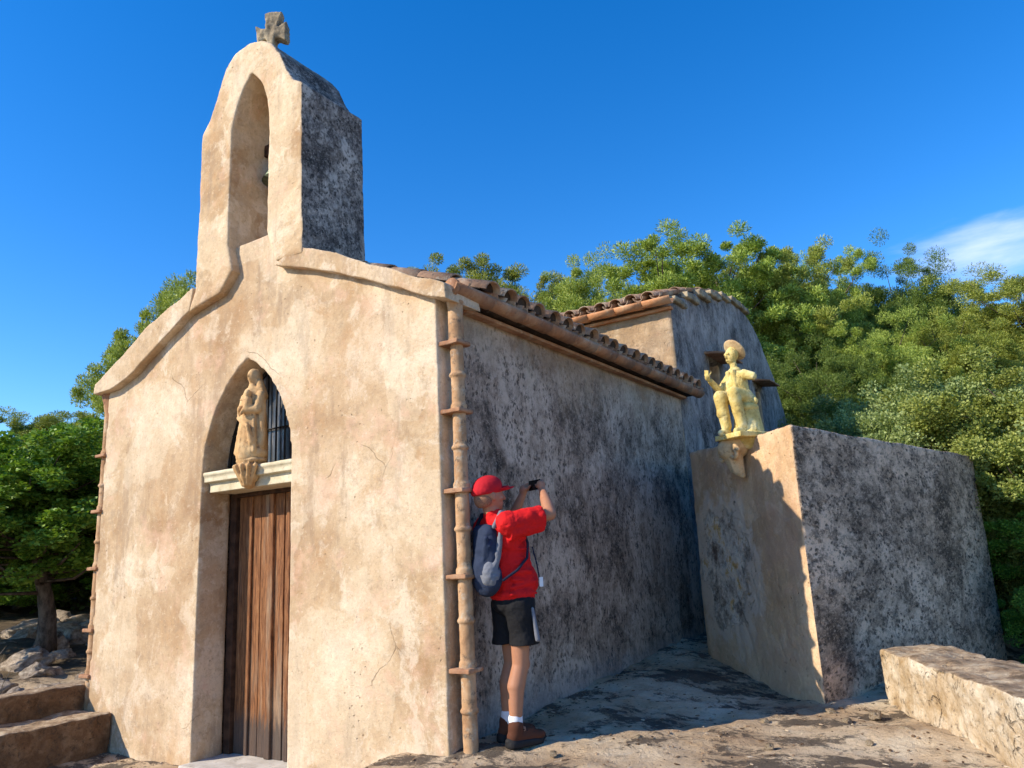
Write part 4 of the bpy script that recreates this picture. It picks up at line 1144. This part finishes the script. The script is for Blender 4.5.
MB().capsule((.04, -.195, .86), (.06, -.208, .66), .012, .018).sculpt('stripe', M['greybag'], sh, .006, 1)
for s_, f0 in ((-1, -.04), (1, -.005)):
    MB().capsule((-.028+f0, s_*.08, .10), (-.028+f0, s_*.08, .165), .046, .048).sculpt('sock', M['white'], man, .006, 2, .006, .03)
    m = MB(); y = s_*.09
    m.capsule((-.055+f0, y, .055), (.10+f0, y, .045), .046, .042, 16); m.ell((.125+f0, y, .042), (.065, .048, .036)); m.capsule((-.04+f0, y, .07), (-.035+f0, y, .115), .050, .052, 16)
    m.ell((.05+f0, y, .075), (.06, .036, .030)); s2 = m.sculpt('shoe', M['shoe'], man, .006, 2)
    m = MB(); m.capsule((-.065+f0, y, .012), (.125+f0, y, .012), .050, .050, 16); m.capsule((-.085+f0, y, .03), (-.07+f0, y, .06), .032, .03); m.capsule((.155+f0, y, .03), (.165+f0, y, .03), .03, .03)
    for v_ in m.bm.verts: v_.co.z = max(-.012, min(v_.co.z, .055 if v_.co.x < -.05+f0 or v_.co.x > .145+f0 else .026))
    m.sculpt('sole', M['sole'], s2, .005, 1)
    m = MB()
    for k in range(4): m.capsule((.01+.025*k+f0, y-.03, .095-.008*k), (.015+.025*k+f0, y+.03, .095-.008*k), .006, .006, 8)
    m.sculpt('lace', M['sole'], s2, .004, 0)
m = MB(); cc = hc + Vector((-.012, 0, .055))
m.ell(cc, (.116, .096, .088), (0, tl_, 0)); m.ell(cc+Vector((-.03, 0, -.03)), (.096, .092, .065))
cap = m
for v_ in cap.bm.verts:
    if v_.co.z < 1.655: v_.co.z = 1.655 - (1.655 - v_.co.z)*.12 - .12*max(0, cc.x - v_.co.x)
cap = cap.sculpt('cap', M['cap'], man, .007, 2, .004, .05)
m = MB(); m.ell(cc+Vector((.135, 0, -.012)), (.085, .075, .010), (0, -14, 0)); m.ell(cc+Vector((.10, 0, -.006)), (.07, .082, .014), (0, -14, 0)); m.sculpt('visor', M['cap'], cap, .005, 1)
m = MB().ell(hc+Vector((-.028, 0, -.028)), (.090, .0800, .078), seg=32)
for v_ in m.bm.verts:
    v_.co.x = min(v_.co.x, hc.x-.035+.02*math.sin(v_.co.z*60)); v_.co.z = max(v_.co.z, hc.z-.088)
m.sculpt('hair', M['hair'], man, .005, 2)
# backpack (worn, carried: its own thing)
bp = empty('backpack', man.location, 'grey and navy backpack on the back of the person in red', 'backpack', rz=man.rotation_euler.z)
bp.scale = man.scale
m = MB(); m.ell((-.20, -.01, 1.25), (.080, .140, .20)); m.ell((-.20, -.01, 1.08), (.090, .142, .13)); m.capsule((-.20, .06, 1.38), (-.20, -.07, 1.38), .058, .058); m.ell((-.235, -.01, 1.14), (.065, .11, .12))
for i in range(5): m.capsule((-.26+.02*i, -.13, 1.34-.05*i), (-.27+.01*i, -.04, 1.05+.02*i), .016, .010, 8)
m.sculpt('bag', M['navy'], bp, .009, 3, .022, .08)
m = MB(); m.ell((-.215, -.085, 1.10), (.070, .072, .10)); m.capsule((-.20, -.125, 1.14), (-.15, -.15, 1.38), .026, .020); m.capsule((-.27, -.06, 1.15), (-.20, -.145, 1.12), .014, .014)
m.capsule((-.27, -.07, 1.08), (-.18, -.145, 1.20), .012, .012)
m.sculpt('pocket', M['greybag'], bp, .008, 2, .018, .05)
def band(pts, r, nm, mt, par):
    m = MB()
    for a_, b_ in zip(pts, pts[1:]): m.capsule(a_, b_, r, r, 10)
    m.sculpt(nm, mt, par, .005, 1)
band([(-.20, -.14, 1.42), (-.14, -.135, 1.515), (-.05, -.135, 1.50), (.03, -.14, 1.40)], .017, 'strap', M['greybag'], bp)
band([(.03, -.14, 1.40), (.055, -.155, 1.30), (.03, -.178, 1.20), (-.06, -.185, 1.12), (-.16, -.16, 1.06)], .010, 'strap', M['strap'], bp)
band([(-.20, .12, 1.42), (-.14, .135, 1.515), (-.05, .135, 1.50), (.04, .14, 1.38)], .017, 'strap', M['strap'], bp)
band([(.085, -.165, 1.27), (.105, -.178, 1.16), (.12, -.178, 1.06)], .006, 'cord', M['strap'], bp)
MB().box((.112, -.192, 1.00), (.142, -.186, 1.065)).build('tag', M['white'], bp, bevel=.002)
# phone
ph = empty('phone', man.matrix_basis @ ph_c if False else (0, 0, 0), 'black phone held up in both hands by the person in red', 'phone')
rm = Matrix.Translation(man.location) @ Matrix.Rotation(man.rotation_euler.z, 4, 'Z') @ Matrix.Scale(.975, 4)
ph.location = rm @ ph_c; ph.rotation_euler = (0, 0, man.rotation_euler.z)
MB().box((-.005, -.076, -.037), (.005, .076, .037)).build('phone_body', M['phone'], ph, bevel=.004)
m = MB()
for dy in (.050, .062): m.ring_tube([(.005, dy, .022), (.008, dy, .022)], [.006, .006], 10)
m.build('camera_lens', M['dark'], ph)
